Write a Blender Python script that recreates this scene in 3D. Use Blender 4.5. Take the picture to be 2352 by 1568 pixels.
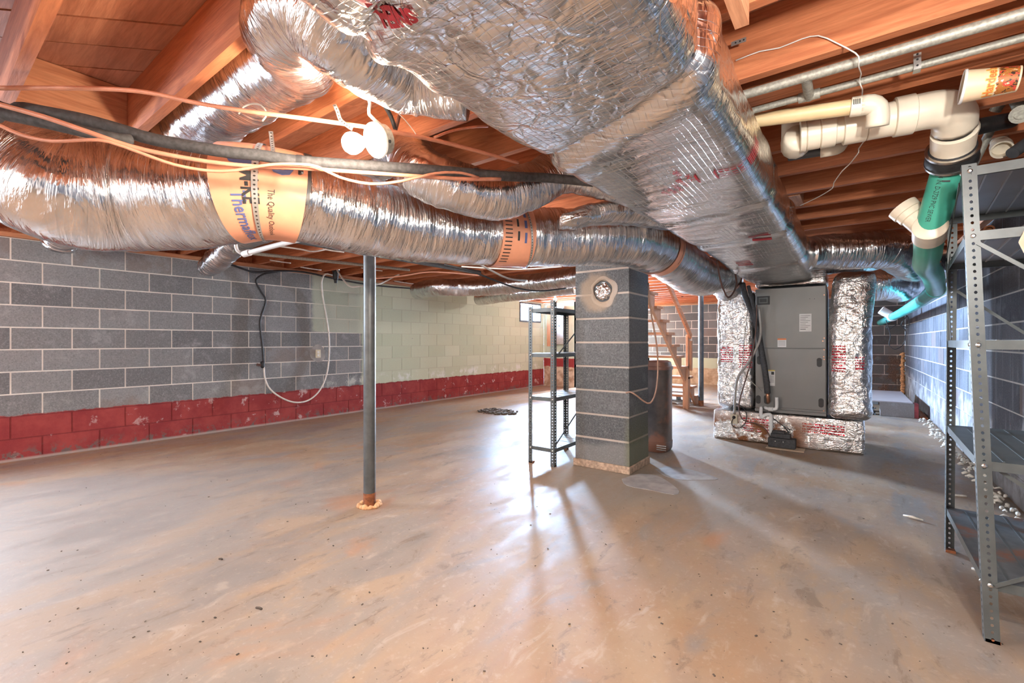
import bpy, bmesh, math, random
import numpy as np
from mathutils import Vector, Matrix
random.seed(7); np.random.seed(7)
for o in list(bpy.data.objects): bpy.data.objects.remove(o)
SC = bpy.context.scene
COL = SC.collection
# ---------------------------------------------------------------- camera
F = 1045.0; CU, CV = 1176.0, 784.0; HC = 1.09
TH = math.radians(36.7); CT, ST = math.cos(TH), math.sin(TH)
cam = bpy.data.cameras.new('camera'); cam.lens = F/2352*36.0; cam.sensor_width = 36; cam.sensor_fit = 'HORIZONTAL'
cam.clip_start = 0.02
co = bpy.data.objects.new('camera', cam); COL.objects.link(co)
co.location = (0, 0, HC); co.rotation_euler = (math.pi/2, 0, TH); SC.camera = co
# ---------------------------------------------------------------- world, lights, exposure
SC.view_settings.view_transform = 'Standard'; SC.view_settings.look = 'None'
SC.view_settings.gamma = 1; SC.view_settings.use_curve_mapping = False
SC.view_settings.exposure = 1.4
w = bpy.data.worlds.new('sky'); SC.world = w; w.use_nodes = True
w.node_tree.nodes['Background'].inputs[0].default_value = (0.62, 0.78, 1.0, 1)
w.node_tree.nodes['Background'].inputs[1].default_value = 2.0
def area(name, loc, rot, sx, sy, power, col, spread=180):
    l = bpy.data.lights.new(name, 'AREA'); l.shape = 'RECTANGLE'; l.size = sx; l.size_y = sy
    l.energy = power; l.color = col
    o = bpy.data.objects.new(name, l); COL.objects.link(o); o.location = loc; o.rotation_euler = rot; l.spread = math.radians(spread)
    return o
R90 = math.pi/2
# daylight standing in the openings of the basement
area('daylight_far_window', (-6.82, 9.22, 1.90), (0, -math.radians(84), -math.radians(24)), 0.62, 1.1, 1350, (0.48, 0.69, 1.0), 110)
area('daylight_near_window', (-6.22, -0.45, 1.72), (0, -R90, 0), 0.5, 0.9, 120, (0.72, 0.84, 1.0))
area('daylight_back_door', (-4.87, 12.30, 1.0), (-R90, 0, 0), 0.62, 1.9, 400, (0.66, 0.80, 1.0), 140)

# ---------------------------------------------------------------- photo geometry: pixel -> point
def W(u, v, z):
    t = (u-CU)/F
    return Vector((z*(t*CT-ST), z*(t*ST+CT), HC-(v-CV)*z/F))
def WX(u, v, X):
    t = (u-CU)/F; return W(u, v, X/(t*CT-ST))
def WY(u, v, Y):
    t = (u-CU)/F; return W(u, v, Y/(t*ST+CT))
def WH(u, v, h):
    return W(u, v, (HC-h)*F/(v-CV))

# ---------------------------------------------------------------- noise
def _h(ix, iy, iz):
    n = (ix.astype(np.int64)*73856093) ^ (iy.astype(np.int64)*19349663) ^ (iz.astype(np.int64)*83492791)
    n = (n ^ (n >> 13))*1274126177 & 0x7fffffff
    return ((n ^ (n >> 16)) & 0xffff)/65535.0
def vnoise(P):
    P = np.asarray(P, float); i = np.floor(P); f = P-i; f = f*f*(3-2*f)
    ix, iy, iz = i[..., 0], i[..., 1], i[..., 2]; fx, fy, fz = f[..., 0], f[..., 1], f[..., 2]
    r = 0
    for a in (0, 1):
        for b in (0, 1):
            for c in (0, 1):
                r = r+_h(ix+a, iy+b, iz+c)*(fx if a else 1-fx)*(fy if b else 1-fy)*(fz if c else 1-fz)
    return r*2-1
def fbm(P, o=3):
    P = np.asarray(P, float); r = 0; a = 1; s = 0
    for k in range(o):
        r = r+a*vnoise(P*(2.03**k)+17.3*k); s += a; a *= .5
    return r/s
def ridge(P, o=2):
    P = np.asarray(P, float); r = 0; a = 1; s = 0
    for k in range(o):
        r = r+a*(1-2*np.abs(vnoise(P*(2.1**k)+9.1*k))); s += a; a *= .5
    return r/s

# ---------------------------------------------------------------- objects
def tag(o, label=None, cat=None, group=None, kind=None):
    if label: o['label'] = label
    if cat: o['category'] = cat
    if group: o['group'] = group
    if kind: o['kind'] = kind
    return o
def thing(name, label, cat, loc, group=None):
    o = bpy.data.objects.new(name, None); COL.objects.link(o); o.location = loc; o.empty_display_size = .05
    return tag(o, label, cat, group)
def root_of(p):
    v = Vector((0, 0, 0))
    while p is not None: v = v+p.location; p = p.parent
    return v
def link(name, me, mat, parent, loc):
    o = bpy.data.objects.new(name, me); COL.objects.link(o)
    if mat is not None and len(me.materials) == 0: me.materials.append(mat)
    if parent is not None: o.parent = parent
    o.location = loc-root_of(parent) if parent is not None else loc
    return o
def mk(name, V, Fc, mat, parent=None, smooth=False, uv=None, bevel=0):
    V = np.asarray(V, float)
    lo, hi = V.min(0), V.max(0); org = np.array([(lo[0]+hi[0])/2, (lo[1]+hi[1])/2, lo[2]])
    me = bpy.data.meshes.new(name); me.from_pydata((V-org).tolist(), [], [list(map(int, f)) for f in Fc]); me.update()
    if uv is not None:
        l = me.uv_layers.new(name='UVMap'); idx = np.zeros(len(me.loops), int); me.loops.foreach_get('vertex_index', idx)
        l.data.foreach_set('uv', np.asarray(uv, float)[idx].ravel())
    if smooth: me.polygons.foreach_set('use_smooth', [True]*len(me.polygons))
    o = link(name, me, mat, parent, Vector(org))
    if bevel:
        m = o.modifiers.new('bevel', 'BEVEL'); m.width = bevel; m.segments = 2; m.limit_method = 'ANGLE'
    return o
class MB:
    def __init__(s): s.v = []; s.f = []
    def add(s, V, Fc):
        b = len(s.v); s.v += [tuple(p) for p in V]; s.f += [tuple(b+i for i in f) for f in Fc]; return s
    def box(s, x0, x1, y0, y1, z0, z1):
        V = [(x, y, z) for z in (z0, z1) for y in (y0, y1) for x in (x0, x1)]
        return s.add(V, [(0, 2, 3, 1), (4, 5, 7, 6), (0, 1, 5, 4), (2, 6, 7, 3), (0, 4, 6, 2), (1, 3, 7, 5)])
    def bar(s, a, b, w, h, up=(0, 0, 1)):
        a, b = Vector(a), Vector(b); t = (b-a).normalized(); up = Vector(up)
        sd = t.cross(up); sd = sd.normalized() if sd.length > 1e-6 else Vector((1, 0, 0)); u = sd.cross(t)
        V = [p+sd*i*w/2+u*j*h/2 for p in (a, b) for i, j in ((-1, -1), (1, -1), (1, 1), (-1, 1))]
        return s.add(V, [(0, 1, 2, 3), (7, 6, 5, 4), (0, 4, 5, 1), (1, 5, 6, 2), (2, 6, 7, 3), (3, 7, 4, 0)])
    def tube(s, pts, r, n=10, caps=True):
        P = [Vector(p) for p in pts]; m = len(P); rr = r if hasattr(r, '__len__') else [r]*m
        u = None; V = []
        for i in range(m):
            t = (P[min(i+1, m-1)]-P[max(i-1, 0)]).normalized()
            if u is None:
                u = t.orthogonal().normalized()
            u = (u-t*u.dot(t)).normalized(); w_ = t.cross(u)
            V += [P[i]+(u*math.cos(2*math.pi*k/n)+w_*math.sin(2*math.pi*k/n))*rr[i] for k in range(n)]
        Fc = [(i*n+k, i*n+(k+1) % n, (i+1)*n+(k+1) % n, (i+1)*n+k) for i in range(m-1) for k in range(n)]
        if caps: Fc += [tuple(range(n-1, -1, -1)), tuple((m-1)*n+k for k in range(n))]
        return s.add(V, Fc)
    def cyl(s, a, b, r, n=16, r2=None): return s.tube([a, b], [r, r if r2 is None else r2], n)
    def lathe(s, a, axis, prof, n=24):
        a = Vector(a); t = Vector(axis).normalized(); u = t.orthogonal().normalized(); w_ = t.cross(u); m = len(prof)
        V = [a+t*d+(u*math.cos(2*math.pi*k/n)+w_*math.sin(2*math.pi*k/n))*max(r, 1e-4) for d, r in prof for k in range(n)]
        Fc = [(i*n+k, i*n+(k+1) % n, (i+1)*n+(k+1) % n, (i+1)*n+k) for i in range(m-1) for k in range(n)]
        Fc += [tuple(range(n-1, -1, -1)), tuple((m-1)*n+k for k in range(n))]
        return s.add(V, Fc)
    def prism(s, poly, z0, z1):
        n = len(poly); V = [(x, y, z0) for x, y in poly]+[(x, y, z1) for x, y in poly]
        return s.add(V, [tuple(range(n-1, -1, -1)), tuple(range(n, 2*n))]+[(i, (i+1) % n, n+(i+1) % n, n+i) for i in range(n)])
    def warp(s, fn): s.v = [tuple(fn(*p)) for p in s.v]; return s
    def build(s, name, mat, parent=None, smooth=False, bevel=0): return mk(name, s.v, s.f, mat, parent, smooth, None, bevel)
def smoothang(o, ang=40):
    me = o.data; me.polygons.foreach_set('use_smooth', [True]*len(me.polygons))
    try: me.set_sharp_from_angle(angle=math.radians(ang))
    except Exception: pass
    return o
def spline(pts, step=.03):
    P = np.array([list(p) for p in pts], float); n = len(P); out = []
    E = np.vstack([2*P[0]-P[1], P, 2*P[-1]-P[-2]])
    for i in range(n-1):
        p0, p1, p2, p3 = E[i], E[i+1], E[i+2], E[i+3]
        m = max(2, int(np.linalg.norm(p2-p1)/step))
        for k in range(m):
            t = k/m
            out.append(.5*((2*p1)+(-p0+p2)*t+(2*p0-5*p1+4*p2-p3)*t*t+(-p0+3*p1-3*p2+p3)*t**3))
    out.append(P[-1]); return np.array(out)
def wire(name, pts, r, mat, label, cat='cable', n=8, step=.03, group=None):
    o = MB().tube(spline(pts, step), r, n).build(name, mat, None, True)
    return tag(o, label, cat, group)

# ---------------------------------------------------------------- materials
class NT:
    def __init__(s, name):
        s.m = bpy.data.materials.new(name); s.m.use_nodes = True; s.t = s.m.node_tree; s.b = s.t.nodes['Principled BSDF']
    def n(s, typ, ins=None, **kw):
        nd = s.t.nodes.new('ShaderNode'+typ)
        for k, v in kw.items(): setattr(nd, k, v)
        for k, v in (ins or {}).items(): s.set(nd.inputs[k], v)
        return nd
    def set(s, sock, v):
        if isinstance(v, bpy.types.NodeSocket): s.t.links.new(v, sock)
        elif isinstance(v, (tuple, list)) and len(v) == 3 and sock.type == 'RGBA': sock.default_value = (*v, 1)
        else: sock.default_value = v
    def mix(s, f, a, b, blend='MIX'):
        nd = s.n('Mix', data_type='RGBA', blend_type=blend); s.set(nd.inputs[0], f); s.set(nd.inputs[6], a); s.set(nd.inputs[7], b); return nd.outputs[2]
    def math(s, op, a, b=0.0, c=None):
        nd = s.n('Math', operation=op); s.set(nd.inputs[0], a); s.set(nd.inputs[1], b)
        if c is not None: s.set(nd.inputs[2], c)
        return nd.outputs[0]
    def ramp(s, f, lo, hi, a=0.0, b=1.0):
        nd = s.n('MapRange', interpolation_type='SMOOTHSTEP'); s.set(nd.inputs[0], f); s.set(nd.inputs[1], lo); s.set(nd.inputs[2], hi); s.set(nd.inputs[3], a); s.set(nd.inputs[4], b); return nd.outputs[0]
    def vec(s, src, scale=(1, 1, 1), loc=(0, 0, 0)):
        nd = s.n('Mapping'); s.set(nd.inputs[0], src); nd.inputs[3].default_value = scale
        s.set(nd.inputs[1], loc); return nd.outputs[0]
    def noise(s, v, scale, detail=3, rough=.55, dist=0, out=0):
        nd = s.n('TexNoise', {'Vector': v, 'Scale': scale, 'Detail': detail, 'Roughness': rough, 'Distortion': dist}); return nd.outputs[out]
    def vor(s, v, scale, feature='F1'):
        nd = s.n('TexVoronoi', {'Vector': v, 'Scale': scale}, feature=feature); return nd.outputs[0]
    def pos(s): return s.n('NewGeometry').outputs['Position']
    def obj(s): return s.n('TexCoord').outputs['Object']
    def uv(s): return s.n('TexCoord').outputs['UV']
    def rnd(s): return s.n('ObjectInfo').outputs['Random']
    def xyz(s, v):
        nd = s.n('SeparateXYZ'); s.set(nd.inputs[0], v); return nd.outputs
    def bump(s, h, strength=.3, dist=.01, normal=None):
        nd = s.n('Bump'); s.set(nd.inputs['Height'], h); nd.inputs['Strength'].default_value = strength; nd.inputs['Distance'].default_value = dist
        if normal is not None: s.set(nd.inputs['Normal'], normal)
        return nd.outputs[0]
    def out(s, col=None, rough=None, metal=None, normal=None, **kw):
        if col is not None: s.set(s.b.inputs['Base Color'], col)
        if rough is not None: s.set(s.b.inputs['Roughness'], rough)
        if metal is not None: s.set(s.b.inputs['Metallic'], metal)
        if normal is not None: s.set(s.b.inputs['Normal'], normal)
        for k, v in kw.items(): s.set(s.b.inputs[k], v)
        return s.m
def simple(name, col, rough=.5, metal=0, var=.12, scale=25, bump=.1, wear=None):
    N = NT(name); p = N.obj(); n1 = N.noise(p, scale, 4)
    c = N.mix(N.ramp(n1, .3, .7), tuple(x*(1-var) for x in col), tuple(min(1, x*(1+var)) for x in col))
    if wear: c = N.mix(N.math('MULTIPLY', N.ramp(N.noise(p, scale*.35, 5, .65), wear[1], wear[1]+.12), .9), c, wear[0])
    return N.out(c, rough, metal, N.bump(n1, bump, .004))
M = {}
def wood(name, a, b, axis=0, rough=.75, knots=True):
    N = NT(name); r = N.rnd(); off = N.n('CombineXYZ'); N.set(off.inputs[0], N.math('MULTIPLY', r, 37.0)); N.set(off.inputs[1], N.math('MULTIPLY', r, 11.0)); N.set(off.inputs[2], N.math('MULTIPLY', r, 5.0))
    sc = [14, 14, 14]; sc[axis] = 1.1
    v = N.vec(N.obj(), tuple(sc), off.outputs[0])
    g = N.noise(v, 2.2, 5, .6, 1.2); g2 = N.noise(v, 9, 3, .6)
    c = N.mix(N.ramp(g, .3, .7), a, b)
    c = N.mix(N.ramp(g2, .35, .75, 0, .35), c, tuple(x*.55 for x in a))
    c = N.mix(N.math('MULTIPLY', r, .35), c, tuple(x*.6 for x in b))
    if knots:
        s2 = [3.2]*3; s2[axis] = 1.6
        k = N.vor(N.vec(N.obj(), tuple(s2), off.outputs[0]), 1.0)
        c = N.mix(N.ramp(k, .055, .035), c, tuple(x*.18 for x in a))
    return N.out(c, rough, 0, N.bump(N.math('ADD', g, N.math('MULTIPLY', g2, .6)), .35, .004))
M['joist'] = wood('joist_wood', (.42, .12, .042), (.66, .23, .092))
M['plank'] = wood('subfloor_wood', (.42, .155, .075), (.60, .26, .14))
M['pine_y'] = wood('pine_along_depth', (.50, .19, .085), (.70, .33, .17), 1)
M['pine_z'] = wood('pine_upright', (.55, .25, .13), (.72, .38, .22), 2)
M['pine_x'] = wood('pine_across', (.50, .22, .11), (.68, .34, .19), 0)
M['ply'] = wood('grey_plywood', (.40, .36, .36), (.55, .50, .50), 0, .7, False)

def foil_common(N, col, h1, strength, dist, grid_src, tint=None, gscale=1.0):
    gx, gy, gz = N.xyz(grid_src)
    lines = None
    for g in (gx, gy):
        m_ = N.math('ABSOLUTE', N.math('SUBTRACT', N.math('FRACT', N.math('MULTIPLY', g, 46.0*gscale)), .5))
        l_ = N.ramp(m_, .44, .5); lines = l_ if lines is None else N.math('MAXIMUM', lines, l_)
    b1 = N.bump(lines, .30*min(1, gscale), .002)
    nrm = N.bump(h1, strength, dist, b1)
    return nrm
def foil_flex(name):
    N = NT(name); uv = N.uv()
    a = N.noise(N.vec(uv, (30, 2.6, 1)), 1.7, 4, .6, .8)
    b = N.noise(N.vec(uv, (9, 3, 1)), 1.3, 3, .6, 1.2)
    c = N.noise(N.vec(uv, (70, 9, 1)), 1.5, 2, .6, .3)
    h = N.math('ADD', N.math('ADD', N.math('MULTIPLY', a, .8), b), N.math('MULTIPLY', c, .35))
    nrm = N.bump(h, .9, .012)
    col = N.mix(N.ramp(b, .3, .7), (.66, .665, .68), (.86, .86, .86))
    return N.out(col, N.ramp(a, .2, .8, .11, .25), 1.0, nrm)
M['flex'] = foil_flex('foil_flex_jacket')
def foil_wrap(name, prints=(), rust=False, base=.84, crease=.8, near=0, vs=1.0):
    N = NT(name); uv = N.uv(); p = N.pos()
    a0 = N.noise(N.vec(uv, (11, 1.5, 1)), 1.6, 4, .62, .5); a = N.math('SUBTRACT', 1.0, N.math('ABSOLUTE', N.math('MULTIPLY', N.math('SUBTRACT', a0, .5), 3.2)))      # folds across the run
    wv = N.noise(p, 9, 2, .5, 0, 1)
    pw = N.n('VectorMath', operation='MULTIPLY_ADD'); N.set(pw.inputs[0], wv); pw.inputs[1].default_value = (.10, .10, .10); N.set(pw.inputs[2], p)
    v1 = N.vor(pw.outputs[0], 16*vs, 'DISTANCE_TO_EDGE'); v2 = N.vor(pw.outputs[0], 6*vs, 'DISTANCE_TO_EDGE')
    cre = N.math('ADD', N.math('MULTIPLY', N.ramp(v1, 0, .10), .16), N.math('MULTIPLY', N.ramp(v2, 0, .07), .34))
    if near: cre = N.math('MULTIPLY', cre, N.ramp(N.xyz(p)[1], .9, 1.7, near, 1.0))
    fine = N.noise(N.vec(uv, (48, 5, 1)), 1.2, 3, .6)
    h = N.math('ADD', N.math('ADD', N.math('MULTIPLY', a, .42), N.math('MULTIPLY', cre, crease)), N.math('MULTIPLY', fine, .25))
    nrm = foil_common(N, None, h, .50, .012, uv)
    col = N.mix(N.ramp(a0, .3, .7), (base*.86, base*.85, base*.83), (base, base*.98, base*.95))
    metal = 1.0; rough = N.ramp(fine, .25, .75, .13, .26)
    px, py, pz = N.xyz(p); mask = None
    for (x0, x1, y0, y1, z0, z1) in prints:
        m_ = None
        for q, lo, hi in ((px, x0, x1), (py, y0, y1), (pz, z0, z1)):
            e = N.math('MULTIPLY', N.math('GREATER_THAN', q, lo), N.math('LESS_THAN', q, hi)); m_ = e if m_ is None else N.math('MULTIPLY', m_, e)
        mask = m_ if mask is None else N.math('MAXIMUM', mask, m_)
    if mask is not None:
        row = N.math('GREATER_THAN', N.math('FRACT', N.math('MULTIPLY', pz, 38.0)), .38)
        bk = N.n('TexBrick', {'Vector': N.vec(p, (1, 1, 1)), 'Scale': 22.0, 'Mortar Size': .02}).outputs[1]
        let = N.math('GREATER_THAN', N.noise(N.vec(p, (130, 130, 45)), 1.0, 1), .45)
        mm = N.math('MULTIPLY', N.math('MULTIPLY', mask, row), let)
        col = N.mix(mm, col, (.50, .03, .05)); metal = N.math('SUBTRACT', 1.0, N.math('MULTIPLY', mm, .75))
    if rust:
        rm = N.math('MULTIPLY', N.ramp(N.noise(p, 5.5, 5, .65), .45, .53), N.ramp(pz, .40, .16))
        rm = N.math('MULTIPLY', rm, N.ramp(px, -.15, -.5))
        col = N.mix(rm, col, (.30, .12, .045)); metal = N.math('SUBTRACT', 1.0, N.math('MULTIPLY', rm, .9))
        rough = N.math('ADD', rough, N.math('MULTIPLY', rm, .5))
    return N.out(col, rough, metal, nrm)
M['wrap'] = foil_wrap('foil_wrap_trunk', crease=.25, near=3.6)
M['wrap_ret'] = foil_wrap('foil_wrap_return', [(-1.19, -1.06, 5, 7, .86, 1.04), (-1.0, -.87, 5, 7, .80, 1.06), (-.15, -.04, 5, 7, .80, 1.06), (.03, .10, 5, 7, .82, .95)], vs=1.9)
M['wrap_base'] = foil_wrap('foil_wrap_base', [(-.95, -.7, 5, 7, .12, .27), (-.4, -.05, 5, 7, .16, .27)], True, vs=1.9)

def block_mat(name, bare_a, bare_b, mode, mortar=False, mcol=(.82, .77, .71)):
    gr = .55 if mode == 'chimney' else .34
    N = NT(name); p = N.pos(); px, py, pz = N.xyz(p); r = N.rnd()
    sp = N.noise(p, 85, 4, .8); st = N.noise(p, 5, 5, .6)
    if mortar: c = N.mix(N.ramp(st, .3, .7), tuple(x*.85 for x in mcol), mcol)
    else:
        c = N.mix(r, bare_a, bare_b)
        c = N.mix(N.ramp(sp, .52, .66, 0, gr), c, tuple(min(1, x*1.8) for x in bare_b))
        c = N.mix(N.ramp(sp, .48, .36, 0, gr), c, tuple(x*.3 for x in bare_a))
        c = N.mix(N.ramp(st, .55, .75, 0, .35), c, tuple(min(1, x*1.9) for x in bare_b))
        c = N.mix(N.ramp(N.math('ADD', N.math('MULTIPLY', r, 1.0), N.math('MULTIPLY', st, .25)), 1.04, 1.10, 0, .5), c, (.20, .145, .12))
    wob = N.math('SUBTRACT', N.noise(p, 3.0, 4), .5); wob2 = N.math('SUBTRACT', N.noise(p, 9.0, 4, .65), .5)
    if mode == 'left':
        # pale green paint, started higher up nearer the camera
        ymin = N.ramp(pz, 1.21, 1.235, 4.28, 3.47); d = N.math('SUBTRACT', N.math('ADD', py, N.math('MULTIPLY', wob2, .10)), ymin)
        g = N.math('MULTIPLY', N.ramp(d, -.04, .04), N.ramp(N.noise(p, 22, 4, .7), .26, .34))
        wash = N.ramp(py, 4.15, 4.35, .62, 1.0)
        if mortar: c = N.mix(N.math('MULTIPLY', g, wash), c, (.50, .52, .40))
        else: c = N.mix(N.math('MULTIPLY', g, wash), c, N.mix(r, (.50, .55, .41), (.58, .62, .48)))
        c = N.mix(N.math('MULTIPLY', N.ramp(N.math('ABSOLUTE', N.math('SUBTRACT', N.math('ADD', pz, N.math('MULTIPLY', wob, .15)), .50)), .10, .02), N.math('MULTIPLY', N.ramp(N.noise(p, 4.5, 5, .7), .50, .62), N.ramp(py, 3.0, 5.0, .12, 1.0))), c, (.70, .73, .68))
        edge = N.math('ADD', pz, N.math('MULTIPLY', wob2, .05))
        red = N.ramp(edge, .425, .412)
        redc = N.mix(N.ramp(st, .35, .7), (.27, .04, .042), (.36, .065, .06))
        c = N.mix(red, c, N.mix(.45, redc, (.12, .02, .02)) if mortar else redc)
        eff = N.math('MULTIPLY', N.ramp(N.noise(p, 6.5, 6, .7), .60, .67), N.ramp(pz, .45, .40))
        c = N.mix(N.math('MULTIPLY', eff, N.ramp(py, .5, 6, .45, .95)), c, (.62, .50, .48))
        low = N.math('MULTIPLY', N.ramp(N.noise(p, 14, 5, .7), .50, .60), N.ramp(pz, .16, .03))
        c = N.mix(low, c, (.16, .12, .11)); c = N.mix(N.ramp(pz, .035, .012, 0, .8), c, (.45, .39, .35))
    elif mode == 'right':
        e = N.math('SUBTRACT', pz, N.math('ADD', .42, N.math('MULTIPLY', wob, 1.1)))
        c = N.mix(N.ramp(e, .10, -.05, 0, .85), c, N.mix(N.ramp(st, .4, .65), (.20, .195, .195), (.42, .43, .46)))
        c = N.mix(N.math('MULTIPLY', N.ramp(N.noise(N.vec(p, (1, 9, .8)), 2.5, 4), .52, .7), .35), c, (.30, .32, .37))
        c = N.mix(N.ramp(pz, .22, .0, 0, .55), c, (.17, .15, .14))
    elif mode == 'back':
        g = N.math('MULTIPLY', N.ramp(N.math('ABSOLUTE', N.math('SUBTRACT', N.math('ADD', pz, N.math('MULTIPLY', wob2, .04)), .54)), .14, .125), N.ramp(px, -.9, -1.1))
        c = N.mix(g, c, (.50, .54, .40))
        c = N.mix(N.math('MULTIPLY', N.ramp(N.math('ADD', pz, N.math('MULTIPLY', wob2, .05)), .42, .40), N.ramp(px, -.9, -1.1)), c, N.mix(N.ramp(st, .35, .65), (.36, .25, .16), (.60, .47, .33)))
        c = N.mix(N.math('MULTIPLY', N.ramp(N.noise(p, 3.2, 5, .7), .42, .58), N.ramp(N.math('MULTIPLY', N.ramp(pz, 1.0, .6), N.ramp(px, -.9, -.6)), .2, .9)), c, N.mix(N.ramp(sp, .4, .6), (.06, .045, .04), (.30, .20, .15)))
    elif mode == 'alcove':
        c = N.mix(1.0, c, N.mix(N.ramp(st, .3, .7), (.50, .57, .46), (.58, .65, .54)))
        c = N.mix(N.ramp(N.math('ADD', pz, N.math('MULTIPLY', wob2, .03)), .69, .68), c, (.32, .045, .045))
        c = N.mix(N.ramp(N.math('ADD', pz, N.math('MULTIPLY', wob2, .08)), .49, .47), c, N.mix(N.ramp(N.noise(p, 8, 5), .35, .65), (.40, .27, .18), (.70, .58, .45)))
    elif mode == 'chimney':
        c = N.mix(N.ramp(N.math('ADD', pz, N.math('MULTIPLY', wob, .12)), .25, .18, 0, .4), c, (.34, .32, .29))
        c = N.mix(N.math('MULTIPLY', N.ramp(px, -1.52, -1.45), N.ramp(N.math('ADD', pz, N.math('MULTIPLY', wob, .3)), .62, .15, 0, .6)), c, (.15, .15, .07))
        dx = N.math('SUBTRACT', px, -1.745); dz = N.math('SUBTRACT', pz, 1.51)
        rad = N.math('SQRT', N.math('ADD', N.math('MULTIPLY', dx, dx), N.math('MULTIPLY', dz, dz)))
        c = N.mix(N.ramp(N.math('ADD', rad, N.math('MULTIPLY', wob2, .09)), .20, .12, 0, .8), c, (.36, .27, .19))
    return N.out(c, .9, 0, N.bump(N.math('ADD', sp, N.math('MULTIPLY', st, .5)), .6, .006), **{'Specular IOR Level': .25})
GA, GB = (.105, .108, .112), (.205, .205, .21)
M['bl'] = block_mat('left_wall_block', (.165, .17, .175), (.275, .28, .285), 'left'); M['ml'] = block_mat('left_wall_mortar', GA, GB, 'left', True)
M['br'] = block_mat('right_wall_block', (.085, .093, .115), (.15, .16, .19), 'right'); M['mr'] = block_mat('right_wall_mortar', GA, GB, 'right', True, (.55, .54, .53))
M['bb'] = block_mat('back_wall_block', GA, GB, 'back'); M['mb'] = block_mat('back_wall_mortar', GA, GB, 'back', True)
M['ba'] = block_mat('alcove_wall_block', GA, GB, 'alcove'); M['ma'] = block_mat('alcove_wall_mortar', GA, GB, 'alcove', True)
M['bc'] = block_mat('chimney_block', (.105, .107, .108), (.155, .155, .155), 'chimney'); M['mc'] = block_mat('chimney_mortar', GA, GB, 'chimney', True, (.48, .40, .34))
M['bx'] = block_mat('loose_block', (.25, .25, .25), (.34, .33, .32), 'none')

def floor_mat():
    N = NT('concrete_floor'); p = N.pos(); px, py, pz = N.xyz(p)
    v = N.vec(p, (1, 1, 1)); rot = N.n('Mapping'); N.set(rot.inputs[0], p); rot.inputs[2].default_value = (0, 0, math.radians(12)); rot.inputs[3].default_value = (1.5, .6, 1)
    big = N.noise(p, .55, 4, .55, .5); mid = N.noise(rot.outputs[0], 2.3, 5, .6, .4); tro = N.noise(rot.outputs[0], 7, 6, .68, .6); fine = N.noise(p, 60, 3, .6); sp = N.noise(p, 28, 2, .5)
    c = N.mix(N.ramp(big, .40, .60), (.40, .265, .165), (.35, .30, .255))
    c = N.mix(N.ramp(mid, .48, .62, 0, .85), c, (.44, .325, .22))
    c = N.mix(N.ramp(mid, .46, .34, 0, .85), c, (.29, .26, .235))
    c = N.mix(N.ramp(tro, .56, .70, 0, .62), c, (.52, .44, .36))
    c = N.mix(N.ramp(tro, .44, .33, 0, .7), c, (.23, .175, .13))
    mot = N.noise(p, 17, 5, .7, .3); c = N.mix(N.ramp(mot, .55, .68, 0, .5), c, (.50, .40, .31)); c = N.mix(N.ramp(mot, .42, .30, 0, .5), c, (.24, .18, .13))
    c = N.mix(N.ramp(N.noise(p, 1.15, 4, .6, .8), .60, .72, 0, .55), c, (.50, .255, .125))
    # greyer sheet toward the left wall, darker grey round the chimney
    def spot(x, y, r0, r1):
        dx = N.math('SUBTRACT', px, x); dy = N.math('SUBTRACT', py, y)
        d = N.math('SQRT', N.math('ADD', N.math('MULTIPLY', dx, dx), N.math('MULTIPLY', dy, dy)))
        return N.ramp(N.math('ADD', d, N.math('MULTIPLY', N.math('SUBTRACT', mid, .5), 1.2)), r1, r0)
    c = N.mix(N.math('MULTIPLY', spot(-3.9, .5, .5, 2.3), .6), c, (.38, .37, .36))
    c = N.mix(N.math('MULTIPLY', spot(-1.3, 3.3, .35, .95), .75), c, (.30, .275, .235))
    c = N.mix(N.math('MULTIPLY', spot(-2.60, 1.87, .02, .32), .6), c, (.50, .24, .11))
    c = N.mix(N.ramp(sp, .27, .20, 0, .7), c, (.10, .08, .065))
    c = N.mix(N.ramp(fine, .58, .75, 0, .25), c, (.62, .56, .5))
    c = N.mix(1.0, c, (.83, .80, .775), 'MULTIPLY')
    h = N.math('ADD', N.math('MULTIPLY', tro, .6), N.math('MULTIPLY', fine, .35))
    rough = N.ramp(N.math('ADD', mid, N.math('MULTIPLY', N.math('SUBTRACT', tro, .5), .5)), .3, .7, .40, .66)
    return N.out(c, rough, 0, N.bump(h, .20, .005), **{'Specular IOR Level': .3})
M['floor'] = floor_mat()
M['footing'] = simple('tan_mortar_footing', (.42, .29, .20), .9, 0, .3, 40, .6)
M['slabpatch'] = simple('patch_concrete', (.31, .29, .275), .7, 0, .2, 9, .4)
M['steel'] = simple('grey_painted_steel', (.092, .10, .096), .40, .15, .15, 12, .08, ((.13, .07, .04), .68))
M['panel'] = simple('lit_shelf_steel', (.40, .41, .43), .38, .3, .08, 6, .04)  # lit copy of the shelf steel, floor bounce painted into its colour
M['ribm'] = simple('lit_shelf_rib', (.70, .70, .70), .35, .5, .05, 6, .02)  # rib colour brightened to stand for light bounced off the floor
M['steel_rust'] = simple('rusty_shelf_steel', (.13, .135, .135), .5, .3, .25, 9, .2, ((.24, .09, .035), .50))
M['pipe_post'] = simple('scuffed_post_steel', (.095, .10, .10), .42, .25, .2, 14, .1, ((.34, .34, .32), .66))
M['rust'] = simple('rust', (.26, .09, .035), .85, .1, .35, 30, .4)
M['galv'] = simple('galvanised_pipe', (.36, .345, .29), .55, .35, .22, 90, .06)
M['strap'] = simple('hanger_strap_metal', (.62, .61, .57), .38, .8, .15, 30, .1)
M['pvc'] = simple('white_pvc', (.80, .71, .56), .34, 0, .06, 8, .05, ((.40, .30, .20), .70))
M['pvc_w'] = simple('clean_white_pvc', (.78, .78, .76), .35, 0, .05, 8, .05)
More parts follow.
